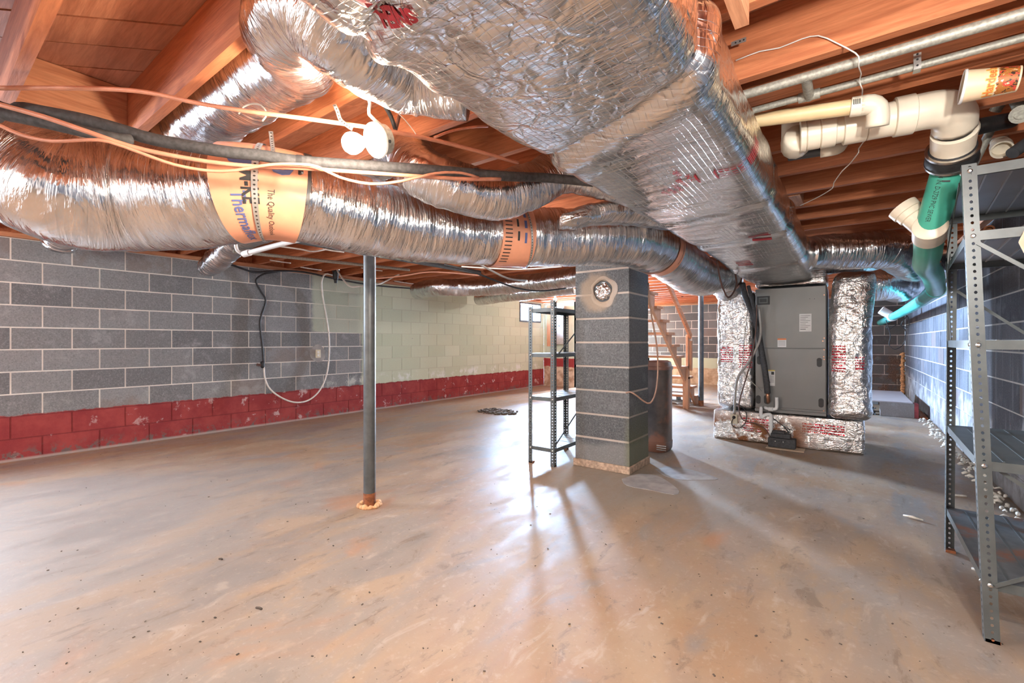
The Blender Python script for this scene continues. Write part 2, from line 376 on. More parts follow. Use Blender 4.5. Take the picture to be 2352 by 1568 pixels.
M['cpvc'] = simple('tan_pipe', (.74, .55, .30), .35, 0, .10, 10, .05)
M['green'] = simple('green_sewer_pvc', (.075, .44, .32), .28, 0, .10, 5, .04)
M['teal'] = simple('teal_sewer_pvc', (.08, .50, .47), .28, 0, .10, 5, .04)
M['black'] = simple('black_rubber', (.022, .022, .023), .55, 0, .3, 30, .2)
M['foamblk'] = simple('black_pipe_foam', (.055, .055, .058), .72, 0, .3, 60, .3)
M['darkgrey'] = simple('dark_pipe', (.075, .08, .085), .45, .1, .2, 20, .1)
M['copper'] = simple('orange_cable_sheath', (.62, .27, .17), .42, 0, .12, 20, .05)
M['cablew'] = simple('white_cable_sheath', (.72, .68, .62), .5, 0, .1, 20, .05)
M['cableg'] = simple('grey_cable_sheath', (.38, .36, .33), .5, 0, .1, 20, .05)
M['tanc'] = simple('tan_cable_sheath', (.34, .20, .14), .5, 0, .1, 20, .05)
M['brownc'] = simple('brown_cable_sheath', (.12, .06, .045), .5, 0, .1, 20, .05)
M['white'] = simple('white_porcelain', (.80, .78, .74), .35, 0, .04, 10, .02)
M['cream'] = simple('cream_plastic', (.70, .62, .46), .45, 0, .06, 10, .03)
M['cabinet'] = simple('air_handler_paint', (.185, .182, .175), .42, .25, .05, 3, .02)
M['cabinet_d'] = simple('recess_black', (.02, .02, .02), .5, 0, .2, 20, .05)
M['chrome'] = simple('bright_metal', (.72, .70, .66), .25, 1, .1, 20, .05)
M['brass'] = simple('copper_fitting', (.55, .28, .17), .35, .9, .2, 20, .1)
M['paper'] = simple('white_label', (.80, .78, .76), .6, 0, .04, 10, .02)
M['ink'] = simple('black_print', (.03, .03, .03), .6, 0, .1, 10, .02)
M['redink'] = simple('red_print', (.50, .035, .05), .5, .2, .15, 20, .02)
M['blueink'] = simple('blue_print', (.10, .13, .30), .5, 0, .1, 10, .02)
M['orangeink'] = simple('orange_print', (.78, .20, .05), .5, 0, .1, 10, .02)
M['yellowlab'] = simple('yellow_print', (.75, .55, .12), .5, 0, .1, 10, .02)
M['sleeve'] = simple('orange_label_sleeve', (.78, .35, .21), .42, 0, .10, 6, .12)
M['tank'] = simple('rusty_brown_tank', (.12, .092, .08), .36, .25, .35, 5, .15, ((.30, .13, .08), .48))
M['paintw'] = simple('pale_painted_wall', (.70, .69, .66), .85, 0, .06, 6, .1)
M['foam'] = simple('expanding_foam', (.70, .40, .20), .8, 0, .25, 30, .5)
M['foamw'] = simple('pale_foam_scraps', (.72, .66, .56), .8, 0, .2, 40, .3)
M['dirt'] = simple('dark_dirt', (.11, .085, .065), .95, 0, .4, 40, .5)
M['tape'] = simple('duct_tape_black', (.03, .03, .032), .4, 0, .2, 20, .1)
M['cloth'] = simple('beige_sheet', (.62, .47, .33), .8, 0, .08, 10, .1)
def emis(name, col, st):
    N = NT(name); N.b.inputs['Emission Color'].default_value = (*col, 1); N.b.inputs['Emission Strength'].default_value = st
    N.b.inputs['Base Color'].default_value = (.9, .9, .9, 1); return N.m
M['bulb'] = emis('lit_bulb', (1.0, .82, .64), 430.0)
M['fill_near'] = emis('near_fill_bulb', (1.0, .965, .92), 590.0)  # added fill lamps beside and behind the camera
M['bulb2'] = emis('lit_far_bulb', (1.0, .90, .78), 90.0)
M['fill_hidden'] = emis('hidden_fill_bulb', (1.0, .98, .95), 320.0)  # added fill lamps out of sight behind the flex duct and chimney
def glassm():
    N = NT('window_pane'); t = N.t; tr = N.n('BsdfTransparent'); gl = N.n('BsdfGlossy'); gl.inputs['Roughness'].default_value = .05
    mx = N.n('MixShader'); mx.inputs[0].default_value = .06; t.links.new(tr.outputs[0], mx.inputs[1]); t.links.new(gl.outputs[0], mx.inputs[2])
    t.links.new(mx.outputs[0], t.nodes['Material Output'].inputs[0]); return N.m
M['glass'] = glassm()
def perfm():
    N = NT('perforated_strap'); uv = N.uv(); x, y, z = N.xyz(uv)
    fx = N.math('SUBTRACT', N.math('FRACT', N.math('MULTIPLY', x, 1/.016)), .5); fy = N.math('MULTIPLY', y, 1.0)
    d = N.math('SQRT', N.math('ADD', N.math('MULTIPLY', fx, fx), N.math('MULTIPLY', fy, fy)))
    return N.out(N.mix(N.math('LESS_THAN', d, .20), (.60, .59, .56), (.03, .025, .02)), .38, N.math('MULTIPLY', N.math('GREATER_THAN', d, .20), .8))
M['perf'] = perfm()
# ================================================================ THE SETTING
XL, XR, YB, YA, YF = -6.10, 0.88, 12.20, 9.50, -3.0
HJ, HS = 2.072, 2.307          # underside of joists, underside of subfloor
fl = MB().box(XL-.3, XR+.3, YF-.3, YB+.3, -.12, 0).build('floor', M['floor']); tag(fl, 'worn tan and grey concrete basement floor', kind='structure')
BL, BH, JN = .3944, .1912, .012
_bm = {}
def block_mesh(L, H, axis, mat):
    k = (round(L, 3), round(H, 3), axis, mat.name)
    if k not in _bm:
        d = .03; me = bpy.data.meshes.new('block'); m = MB()
        if axis == 'x': m.box(-d/2, d/2, -L/2, L/2, 0, H)
        else: m.box(-L/2, L/2, -d/2, d/2, 0, H)
        me.from_pydata(m.v, [], m.f); me.update(); me.materials.append(mat); _bm[k] = me
    return _bm[k]
def block_wall(name, label, axis, at, face, a0, a1, phase, bmat, mmat, holes=(), courses=10, far=None, top=None):
    """axis 'x': wall in a plane X = at running along Y; face = +1/-1 the way it faces"""
    T = .18; rec = .004; top = courses*.2032 if top is None else top
    segs = [(a0, a1, 0, top)]
    for (h0, h1, z0, z1) in holes:
        ns = []
        for (s0, s1, q0, q1) in segs:
            if h1 <= s0 or h0 >= s1: ns.append((s0, s1, q0, q1)); continue
            if s0 < h0: ns.append((s0, h0, q0, q1))
            if h1 < s1: ns.append((h1, s1, q0, q1))
            if q0 < z0: ns.append((max(s0, h0), min(s1, h1), q0, z0))
            if z1 < q1: ns.append((max(s0, h0), min(s1, h1), z1, q1))
        segs = ns
    m = MB()
    for (s0, s1, q0, q1) in segs:
        f0, f1 = sorted((at-face*rec, at-face*T))
        if axis == 'x': m.box(f0, f1, s0, s1, q0, q1)
        else: m.box(s0, s1, f0, f1, q0, q1)
    wl = m.build(name, mmat); tag(wl, label, kind='structure')
    rest = MB(); cnt = 0
    for c in range(courses):
        z0 = c*.2032+JN/2; p = phase+(.2032 if c % 2 == 0 else 0)
        k0 = math.floor((a0-p)/.4064)-1; k1 = math.ceil((a1-p)/.4064)+1
        for k in range(k0, k1):
            spans = [(max(a0, p+k*.4064+JN/2), min(a1, p+(k+1)*.4064-JN/2))]
            for (h0, h1, hz0, hz1) in holes:
                if z0+BH <= hz0+.04 or z0 >= hz1-.04: continue
                ns = []
                for (s0, s1) in spans:
                    if h1 <= s0 or h0 >= s1: ns.append((s0, s1)); continue
                    if s0 < h0: ns.append((s0, h0))
                    if h1 < s1: ns.append((h1, s1))
                spans = ns
            for (s0, s1) in spans:
                L = s1-s0
                if L < .03: continue
                mid = (s0+s1)/2; dn = at-face*(.015+.0015*random.random())
                if far is not None and mid < far:
                    if axis == 'x': rest.box(dn-.015, dn+.015, s0, s1, z0, z0+BH)
                    else: rest.box(s0, s1, dn-.015, dn+.015, z0, z0+BH)
                    continue
                me = block_mesh(L, BH, axis, bmat)
                link('block', me, None, wl, Vector((dn, mid, z0)) if axis == 'x' else Vector((mid, dn, z0))); cnt += 1
    if rest.v:
        tag(rest.build('block_courses', bmat, wl), kind='stuff')
    return wl
WIN1 = (8.47, 9.36, 1.545, 2.0); WIN2 = (-.95, .05, 1.42, 2.0)
block_wall('wall_left', 'long block wall, bare grey nearby, pale green farther on, red along the foot', 'x', XL, 1, YF, YA, .995, M['bl'], M['ml'], [WIN1, WIN2], far=-.75)
block_wall('wall_right', 'bluish grey block wall with white salt bloom behind the near shelf', 'x', XR, -1, YF, YB, .30, M['br'], M['mr'], far=2.0)
block_wall('wall_back', 'dark grey block wall behind the staircase', 'y', YB, -1, -5.25, XR, -2.9, M['bb'], M['mb'], [(-5.19, -4.55, -1, 1.98)])
block_wall('wall_alcove', 'pale green wall stub with red band and tan rough footing', 'y', YA, -1, XL, -5.25, -5.8, M['ba'], M['ma'])
tag(MB().box(-5.25-.18, -5.25, YA+.005, YB+.18, 0, 2.032).build('wall_return', M['ma']), 'short wall turning back behind the chimney', kind='structure')
# wall behind the camera
m = MB(); m.box(XL-.18, XR+.18, YF-.18, YF, 0, 2.032)
tag(m.build('wall_front', M['paintw']), 'plain wall behind the viewer', kind='structure')

# ---- windows
def window(name, label, Y0, Y1, Z0, Z1, split):
    f = MB(); d0, d1 = XL-.14, XL+.012; t = .035
    f.box(d0, d1, Y0, Y0+t, Z0, Z1).box(d0, d1, Y1-t, Y1, Z0, Z1).box(d0, d1, Y0+t, Y1-t, Z0, Z0+t).box(d0, d1, Y0+t, Y1-t, Z1-t, Z1)
    o = f.build(name, M['darkgrey']); tag(o, label, kind='structure')
    MB().box(XL-.07, XL-.03, Y0+(Y1-Y0)*split-.014, Y0+(Y1-Y0)*split+.014, Z0+t, Z1-t).build('mullion', M['darkgrey'], o)
    s = Y0+(Y1-Y0)*split
    for a, b in ((Y0+t, s-.014), (s+.014, Y1-t)): MB().box(XL-.052, XL-.048, a, b, Z0+t, Z1-t).build('pane', M['glass'], o)
    return o
window('window_1', 'small bright basement window high in the pale green wall', *WIN1, .66)
window('window_2', 'basement window in the left wall beside the viewer', *WIN2, .5)
m = MB(); m.box(-5.19, -5.13, YB-.01, YB+.16, 0, 1.98).box(-4.61, -4.55, YB-.01, YB+.16, 0, 1.98).box(-5.13, -4.61, YB-.01, YB+.16, 1.93, 1.98)
tag(m.build('door_1', M['pine_z']), 'wooden door frame open to daylight behind the chimney', kind='structure')
# ---- ceiling: slab, diagonal subfloor boards, joists
ce = MB().box(XL-.2, XR+.2, YF-.2, YB+.2, HS+.03, HS+.08).build('ceiling', M['plank']); tag(ce, 'timber floor framing with diagonal subfloor boards overhead', kind='structure')
def clip(poly, x0, x1, y0, y1):
    for ax, val, sgn in ((0, x0, 1), (0, x1, -1), (1, y0, 1), (1, y1, -1)):
        out = []
        for i in range(len(poly)):
            a, b = poly[i], poly[(i+1) % len(poly)]; da, db = sgn*(a[ax]-val), sgn*(b[ax]-val)
            if da >= 0: out.append(a)
            if da*db < 0: t = da/(da-db); out.append((a[0]+t*(b[0]-a[0]), a[1]+t*(b[1]-a[1])))
        poly = out
        if not poly: break
    return poly
wd = .175; s2 = math.sqrt(.5)
for k in range(-40, 75):
    q0 = k*wd+.003; q1 = (k+1)*wd-.003            # boards run at 45 degrees
    pl = []
    for q, t in ((q0, -30), (q0, 30), (q1, 30), (q1, -30)): pl.append((s2*t-s2*q, s2*t+s2*q))
    pl = clip(pl, XL-.1, XR+.1, YF-.1, YB+.1)
    if len(pl) < 3: continue
    zz = HS+random.random()*.004
    o = MB().prism(pl, zz, HS+.028).build('plank', M['plank'], ce)
jm = MB().box(XL-.09, XR+.09, -.019, .019, 0, HS-HJ).v
jme = bpy.data.meshes.new('joist'); jme.from_pydata(jm, [], MB().box(0, 1, 0, 1, 0, 1).f); jme.update(); jme.materials.append(M['joist'])
JY = [.67+.41*k for k in range(-8, 29)]
for y in JY:
    if y < YF+.1 or y > YB: continue
    link('joist', jme, None, ce, Vector((0, y, HJ+random.uniform(-.002, .003))))
for y in (2.068, 2.108): MB().box(-1.1, XR+.09, y-.019, y+.019, HJ, HS-.001).build('joist', M['joist'], ce)
# solid blocking and cross bridging between joists
def blocking(x, j, mat=M['pine_y'], z0=HJ+.02):
    MB().box(x-.019, x+.019, JY[j]+.02, JY[j+1]-.02, z0, HS-.002).build('blocking', mat, ce)
j0 = min(range(len(JY)), key=lambda i: abs(JY[i]-.26))
blocking(-2.82, j0); blocking(-4.9, j0); blocking(-4.9, j0+1)
for jj, yy in enumerate(JY):
    if 2.0 < yy < 9:
        for x in (-4.35, -1.75 if yy > 6 else -4.3):
            if x == -4.3: continue
            for s in (0, 1):
                a = Vector((x+.03*s, yy+.02, HJ+(.02 if s else .21))); b = Vector((x+.03*s, yy+.39, HJ+(.21 if s else .02)))
                MB().bar(a, b, .038, .02).build('bridging', M['pine_y'], ce)
# sill plates on the block walls and rim boards
tag(MB().box(XL-.09, XL+.05, YF, YA, 2.033, HJ-.002).build('trim_1', M['pine_y']), 'orange timber sill plate on top of the left wall', kind='structure')
tag(MB().box(XR-.05, XR+.09, YF, YB, 2.033, HJ-.002).build('trim_2', M['pine_y']), 'timber sill plate on top of the right wall', kind='structure')
tag(MB().box(-5.25, XR-.05, YB-.05, YB+.09, 2.033, HJ-.002).build('trim_3', M['pine_x']), 'timber sill plate on the back wall', kind='structure')
tag(MB().box(XL+.05, -5.25, YA-.05, YA+.09, 2.033, HJ-.002).build('trim_4', M['pine_x']), 'timber sill plate over the wall stub', kind='structure')
tag(MB().box(XL-.13, XL-.09, YF, YA, 2.033, HS).build('wall_rim_left', M['joist']), 'rim board above the left wall', kind='structure')
tag(MB().box(XR+.09, XR+.13, YF, YB, 2.033, HS).build('wall_rim_right', M['joist']), 'rim board above the right wall', kind='structure')
for nm, y, x0, x1 in (('wall_rim_front', YF-.14, XL-.09, XR+.09), ('wall_rim_back', YB+.10, -5.25, XR+.09), ('wall_rim_alcove', YA+.10, XL-.09, -5.25)):
    tag(MB().box(x0, x1, y, y+.04, 2.033, HS).build(nm, M['joist']), 'rim board closing the joist ends', kind='structure')
# flat concrete patches in front of the chimney
def patch(pix, name, label, h):
    P = [WH(u, v, 0) for u, v in pix]; n = len(P)
    sp = spline(P+[P[0]], .05)[:-1]
    o = MB().prism([(p[0], p[1]) for p in sp], -.004, h).build(name, M['slabpatch'], None, False, .001); return tag(o, label, 'concrete patch')
patch([(1428, 1100), (1470, 1088), (1510, 1093), (1540, 1110), (1560, 1128), (1548, 1136), (1500, 1127), (1440, 1115)], 'concrete_patch', 'pale leaf-shaped concrete patch in front of the chimney corner', .003)
patch([(1505, 1078), (1540, 1071), (1600, 1082), (1650, 1100), (1600, 1102), (1560, 1101), (1530, 1094)], 'concrete_patch', 'darker pointed concrete patch to the right of the chimney foot', .002)
# rough dark footing edge at the right back
# ================================================================ FOIL DUCTS
def grid_faces(n, m, closed):
    i, k = np.meshgrid(np.arange(n-1), np.arange(m if closed else m-1), indexing='ij'); k2 = (k+1) % m
    return np.stack([i*m+k, i*m+k2, (i+1)*m+k2, (i+1)*m+k], -1).reshape(-1, 4)
class Flex:
    """wrinkled round duct along a path; pt(s, phi) gives its skin, phi=0 the side facing the viewer, -90 the bottom"""
    def __init__(s, pts, rad, seed=0, amp=.010, squash=1.0):
        s.C = spline(pts, .012); d = np.linalg.norm(np.diff(s.C, axis=0), axis=1); s.S = np.concatenate([[0], np.cumsum(d)]); s.L = s.S[-1]
        n = len(s.C); tmid = np.linspace(0, 1, n)
        if hasattr(rad, '__len__'):
            kp = spline([(i, 0, 0) for i in range(len(pts))], 1)  # radius at the control points
            key = [0]
            P = np.array([list(p) for p in pts]); idx = [int(np.argmin(np.linalg.norm(s.C-p, axis=1))) for p in P]
            s.R = np.interp(np.arange(n), idx, rad)
        else: s.R = np.full(n, rad)
        T = np.gradient(s.C, axis=0); T /= np.linalg.norm(T, axis=1)[:, None]; s.T = T
        Z = np.array([0, 0, 1.0]); sd = np.cross(T, Z); bad = np.linalg.norm(sd, axis=1) < .15
        for i in range(n):
            if bad[i]: sd[i] = sd[i-1] if i else np.cross(T[i], [0, 1, 0])
        sd /= np.linalg.norm(sd, axis=1)[:, None]
        for _ in range(2):
            k = np.ones(15)/15; sd = np.stack([np.convolve(np.pad(sd[:, c], 7, 'edge'), k, 'valid') for c in range(3)], 1)
            sd -= T*(sd*T).sum(1)[:, None]; sd /= np.linalg.norm(sd, axis=1)[:, None]
        s.D = sd; s.U = np.cross(sd, T); s.seed = seed*31.7; s.amp = amp; s.sq = squash
    def disp(s, S, A):
        q = np.stack([S*14, np.cos(A)*.9+s.seed, np.sin(A)*.9], -1); q2 = np.stack([S*42, np.cos(A)*1.6+s.seed, np.sin(A)*1.6], -1)
        q3 = np.stack([S*3.2, np.cos(A)*.8+s.seed, np.sin(A)*.8], -1)
        return s.amp*(.9*fbm(q, 2)+.45*ridge(q2, 1)+.9*fbm(q3, 2))
    def pt(s, S, A, off=0.0, disp=True):
        S = np.asarray(S, float); A = np.asarray(A, float)
        def it(a): return np.stack([np.interp(S, s.S, a[:, c]) for c in range(3)], -1)
        C, D, U = it(s.C), it(s.D), it(s.U); R = np.interp(S, s.S, s.R)+off+(s.disp(S, A) if disp else 0)
        return C+(D*(np.cos(A))[..., None]+U*(np.sin(A)*s.sq)[..., None])*R[..., None]
    def mesh(s, name, mat, parent, s0=None, s1=None, ds=.011, m=64, off=0, disp=True, caps=True):
        s0 = 0 if s0 is None else s0; s1 = s.L if s1 is None else s1
        n = max(6, int((s1-s0)/ds)); A = np.linspace(0, 2*np.pi, m+1)[:-1]
        SS, AA = np.meshgrid(np.linspace(s0, s1, n), A, indexing='ij')
        P = s.pt(SS, AA, off, disp).reshape(-1, 3); R = float(np.mean(s.R))
        Aw = np.where(AA > np.pi, 2*np.pi-AA, AA)
        uv = np.stack([SS, Aw*R], -1).reshape(-1, 2); Fc = grid_faces(n, m, True).tolist()
        if caps: Fc += [list(range(m-1, -1, -1)), [(n-1)*m+k for k in range(m)]]
        return mk(name, P, Fc, mat, parent, True, uv)
    def near(s, p): return float(s.S[int(np.argmin(np.linalg.norm(s.C-np.array(list(p)), axis=1)))])
    def strip(s, name, mat, parent, s0, a0, a1, w, off, slant=0.0, n=40):
        A = np.linspace(a0, a1, n); X = np.linspace(-w/2, w/2, 3); AA, XX = np.meshgrid(A, X, indexing='ij')
        SS = s0+XX+slant*(AA-a0); P = s.pt(SS, AA, off, False).reshape(-1, 3); R = float(np.mean(s.R))
        return mk(name, P, grid_faces(n, 3, False), mat, parent, True, np.stack([AA*R, XX/w], -1).reshape(-1, 2))
def text_mesh(body, size, bold=0.0):
    cu = bpy.data.curves.new('t', 'FONT'); cu.body = body; cu.size = size; cu.resolution_u = 2; cu.offset = bold; cu.align_x = 'LEFT'
    o = bpy.data.objects.new('t', cu); COL.objects.link(o); dg = bpy.context.evaluated_depsgraph_get(); me = bpy.data.meshes.new_from_object(o.evaluated_get(dg))
    bpy.data.objects.remove(o); bm = bmesh.new(); bm.from_mesh(me); bmesh.ops.triangulate(bm, faces=bm.faces[:])
    for _ in range(2):
        es = [e for e in bm.edges if e.calc_length() > size*.28]
        if es: bmesh.ops.subdivide_edges(bm, edges=es, cuts=1); bmesh.ops.triangulate(bm, faces=bm.faces[:])
    V = np.array([v.co[:] for v in bm.verts]); Fc = [[v.index for v in f.verts] for f in bm.faces]; bm.free(); bpy.data.meshes.remove(me)
    return V, Fc
def duct_thing(name, label, fx, cat='duct'):
    lo = fx.C.min(0); c = fx.C.mean(0); return thing(name, label, cat, Vector((c[0], c[1], fx.C[:, 2].min()-float(np.mean(fx.R)))))

# ---- the long supply flex sagging across the room
P = [Vector((-2.74, -.75, 1.84)), Vector((-2.74, -.2, 1.85)), W(0, 368, 1.80), W(150, 436, 1.88), W(300, 450, 2.0), W(450, 452, 2.05), W(620, 446, 2.10), W(800, 487, 2.30), W(900, 512, 2.45), W(1000, 527, 2.6),
     W(1150, 541, 2.8), W(1300, 546, 2.95), W(1400, 546, 3.05), W(1470, 555, 3.2), W(1538, 590, 3.6), W(1598, 630, 4.1), W(1650, 634, 4.6), W(1670, 642, 5.0), W(1674, 668, 5.2)]
fx = Flex(P, [.20, .20, .205, .225, .235, .225, .195, .195, .19, .185, .18, .18, .18, .18, .185, .185, .16, .15, .15], 1)
r1 = duct_thing('flexible_duct', 'large silver flexible duct with orange label sleeve sagging across the room', fx)
fx.mesh('jacket', M['flex'], r1, m=80)
def band(fx, root, s0, s1, off, mat=None):
    n = max(6, int((s1-s0)/.02)); return fx.mesh('label_sleeve', mat or M['sleeve'], root, s0, s1, .02, 64, off, False, False)
sa, sb = fx.near(W(545, 450, 2.08)), fx.near(W(685, 456, 2.18))
bd = band(fx, r1, sa, sb, .012); bd['label'] = 'orange printed label sleeve'
def flex_text(fx, body, size, s_base, a_start, mat, parent, off, bold=0.0, name='lettering', mx=1.0):
    V, Fc = text_mesh(body, size, bold); R = float(np.interp(s_base, fx.S, fx.R))+off
    P = fx.pt(s_base+V[:, 1], a_start-V[:, 0]*mx/R, off, False); return mk(name, P, Fc, mat, parent)
Ls = sb-sa; rd = math.radians
flex_text(fx, 'Thermaflex', .058, sa+Ls*.22, rd(-14), M['blueink'], bd, .0145, .001)
flex_text(fx, 'M-KE', .062, sa+Ls*.335, rd(9), M['ink'], bd, .0150, .0015)
flex_text(fx, 'The Quality Outlook', .027, sa+Ls*.575, rd(-10), M['ink'], bd, .0145)
flex_text(fx, 'O', .11, sa+Ls*.22, rd(40), M['blueink'], bd, .0140, .010)
flex_text(fx, 'D', .07, sa+Ls*.62, rd(24), M['blueink'], bd, .0140, .008)
fx.strip('hanger_strap', M['perf'], r1, sa+Ls*.50, rd(100), rd(-110), .016, .019, .006)
fx.strip('tape', M['tape'], r1, sb+.006, rd(100), rd(-20), .012, .016)
fx.strip('tape', M['tape'], r1, sb+.005, rd(62), rd(38), .03, .018)
# second and third printed sleeves farther along
s2a, s2b = fx.near(W(1135, 540, 2.78)), fx.near(W(1195, 542, 2.84))
b2 = band(fx, r1, s2a-.03, s2b+.04, .010); b2['label'] = 'orange printed label sleeve'
for i in range(14): fx.strip('print', M['ink'], b2, s2a+.01, rd(28-7*i), rd(26-7*i), .05, .0115, 0, 3)
for i, (a0, a1, s_, w_) in enumerate([(60, 44, .075, .022), (40, 26, .075, .02), (60, 44, .13, .022), (38, 22, .13, .026), (18, 4, .075, .02), (16, 2, .13, .026), (-4, -20, .08, .02), (-6, -24, .13, .022)]):
    fx.strip('print', M['blueink'] if i % 2 else M['ink'], b2, s2a+s_, rd(a0), rd(a1), w_*.7, .0115, 0, 6)
fx.strip('hanger_strap', M['perf'], r1, (s2a+s2b)/2+.05, rd(100), rd(-110), .014, .016, -.02)
s3 = fx.near(W(1512, 572, 3.4)); b3 = band(fx, r1, s3-.05, s3+.05, .010); b3['label'] = 'orange label sleeve'
fx.strip('print', M['ink'], b3, s3+.02, rd(60), rd(-40), .006, .0115)
s4 = fx.near(W(1666, 640, 4.9)); b4 = band(fx, r1, s4-.04, s4+.05, .008); b4['label'] = 'orange label sleeve'
for i in range(5): fx.strip('print', M['ink'], b4, s4, rd(40-14*i), rd(34-14*i), .03, .010, 0, 3)

# ---- flexes off the trunk
def flexduct(name, label, pts, rad, seed, m=56, amp=.009, squash=1.0):
    f = Flex(pts, rad, seed, amp, squash); r = duct_thing(name, label, f); f.mesh('jacket', M['flex'], r, m=m); return f, r
f2, r2 = flexduct('flexible_duct', 'silver flexible duct in the joist bay above the bare bulb', [(-.92, 1.02, 1.87), W(930, 168, 1.36), W(800, 95, 1.20), W(705, 30, 1.16), (-1.24, .62, 1.93), (-1.42, .76, 2.03), (-1.62, .855, 2.12), (-1.9, .875, 2.165), (-2.4, .875, 2.165), (-2.65, .875, 2.10), W(395, 345, 2.28)], [.10, .112, .112, .105, .10, .12, .14, .15, .15, .15, .14], 2)
flexduct('flexible_duct', 'short crinkled flex drop at the top of the left wall beyond the first block', [(-3.2, .875, 2.18), (-4.4, .875, 2.17), (-5.3, .875, 2.12), (-5.72, .87, 2.04), (-5.8, .87, 1.99)], .13, 3)
flexduct('flexible_duct', 'crinkled flex elbow under the joists near the dangling wall cord', [(-2.4, 2.105, 2.19), (-3.6, 2.105, 2.19), (-4.85, 2.105, 2.18), (-5.25, 2.08, 2.10), (-5.52, 2.05, 1.98), (-5.74, 2.03, 1.90)], [.13, .13, .135, .135, .13, .10], 4)
f4, r4 = flexduct('flexible_duct', 'silver flex curving from the trunk down over the long sagging duct', [(-.95, 2.34, 1.93), W(1300, 395, 2.42), W(1220, 428, 2.36), W(1140, 448, 2.30), W(1050, 430, 2.22), W(960, 390, 2.22), (-1.93, 1.62, 2.13), (-2.35, 1.69, 2.17), (-3.6, 1.675, 2.18)], [.105, .11, .115, .118, .118, .118, .12, .12, .12], 5)
f5, r5 = flexduct('flexible_duct', 'crumpled flattened foil branch tucked behind the trunk edge', [(-.86, 3.05, 1.90), W(1440, 488, 2.70), W(1370, 490, 2.56), W(1318, 503, 2.46), W(1284, 509, 2.45)], [.13, .11, .095, .075, .05], 6, 56, .018, .62)
flexduct('flexible_duct', 'silver flex crossing the ceiling in front of the far bulb', [(p[0], p[1], 1.905) for p in ((-1.95, 4.75), (-2.5, 5.0), W(1250, 642, 6.2), W(1160, 650, 6.6), W(1080, 657, 6.9), W(1010, 655, 6.8), (-5.6, 4.95))], .125, 7, 40)
flexduct('flexible_duct', 'farther silver flex running beside the one near the far bulb', [(p[0], p[1], 1.905) for p in ((-3.25, 5.98), W(1270, 656, 7.0), W(1215, 664, 7.6), W(1170, 672, 7.9), (-5.7, 6.6))], .12, 8, 40)
flexduct('flexible_duct', 'foil elbow dropping toward the green pipe right of the air handler', [(-.33, 4.85, 1.88), W(1890, 578, 4.1), W(1960, 576, 4.05), W(2030, 573, 4.0), W(2068, 588, 4.05), W(2100, 608, 4.25), W(2140, 600, 4.6), (.76, 6.1, 1.90)], [.145, .15, .158, .163, .16, .15, .14, .12], 9)
flexduct('flexible_duct', 'short pale flex stub beneath the right hand foil elbow', [(-.24, 5.72, 1.875), (-.1, 5.72, 1.872), (.05, 5.76, 1.872), (.2, 5.9, 1.88)], [.085, .085, .08, .07], 10)
flexduct('flexible_duct', 'silver flex elbow against the right wall below the other elbow', [(.05, 6.35, 1.70), W(2035, 652, 4.95), W(2065, 657, 5.1), W(2092, 640, 5.3), (.66, 6.9, 1.92)], [.17, .175, .175, .16, .14], 11)
flexduct('flexible_duct', 'little foil branch above the left return duct near the steel post', [(-1.25, 5.9, 1.72), (-1.5, 6.6, 1.86), (-1.68, 7.6, 1.92), (-1.68, 9.2, 1.95)], [.10, .10, .10, .09], 12, 36)

# ---- rectangular trunk wrapped in foil
TX0, TX1, TZ0, TZ1, TR = -.905, -.285, 1.745, 1.985, .075
TW, THt = TX1-TX0, TZ1-TZ0
def prof(p):
    """perimeter parameter p (m), 0 at the lower left corner of the bottom, going right, up, back left and down"""
    per = 2*(TW+THt); p = np.mod(p, per); x = np.zeros_like(p); z = np.zeros_like(p); nx = np.zeros_like(p); nz = np.zeros_like(p)
    a = p < TW; b = (p >= TW) & (p < TW+THt); c = (p >= TW+THt) & (p < 2*TW+THt); d = p >= 2*TW+THt
    x[a] = p[a]; x[b] = TW; z[b] = p[b]-TW; x[c] = TW-(p[c]-TW-THt); z[c] = THt; z[d] = THt-(p[d]-2*TW-THt)
    cx = np.clip(x, TR, TW-TR); cz = np.clip(z, TR, THt-TR); dx, dz = x-cx, z-cz; l = np.maximum(np.hypot(dx, dz), 1e-6)
    return TX0+cx+dx/l*TR, TZ0+cz+dz/l*TR, dx/l, dz/l
def trunk(y, p, off=0.0):
    y = np.asarray(y, float); p = np.asarray(p, float); x, z, nx, nz = prof(p)
    q = np.stack([x*2.2, y*2.0, z*2.2], -1); q2 = np.stack([x*7, y*15, z*7], -1); q3 = np.stack([x*9+3, y*9, z*9], -1)
    d = .018*fbm(q, 2)+.005*fbm(q2, 2)+.0025*ridge(q3, 1)
    near = 1/(1+np.exp((y-1.25)*7)); q4 = np.stack([x*16, y*14+5, z*16], -1)
    d = d+near*(.008*ridge(q4*.45, 2)+.002*fbm(q4, 2))
    d = d+.014*np.sin(np.pi*np.clip((x-TX0)/TW, 0, 1))*(nz < -.5)          # belly of the wrap
    for ys, sl, dep, wd_ in ((.62, -.35, .020, .018), (1.42, -.42, .026, .03), (2.55, -.2, .012, .03), (3.35, -.25, .016, .035), (4.45, -.2, .014, .04)):
        u_ = y-(ys+sl*(x-TX0)); d = d-dep*np.exp(-(u_/wd_)**2)+.6*dep*np.exp(-((u_-3*wd_)/(1.8*wd_))**2)
    sag = -.035*np.exp(-((y-5.2)/.9)**2)
    return np.stack([x+nx*(d+off), y, z+nz*(d+off)+sag], -1)
n, mm = 520, 150; yy = np.linspace(-1.6, 5.62, n); pp = np.linspace(0, 2*(TW+THt), mm+1)[:-1]
YY, PP = np.meshgrid(yy, pp, indexing='ij'); V = trunk(YY, PP).reshape(-1, 3)
Fc = grid_faces(n, mm, True).tolist()+[list(range(mm-1, -1, -1)), [(n-1)*mm+k for k in range(mm)]]
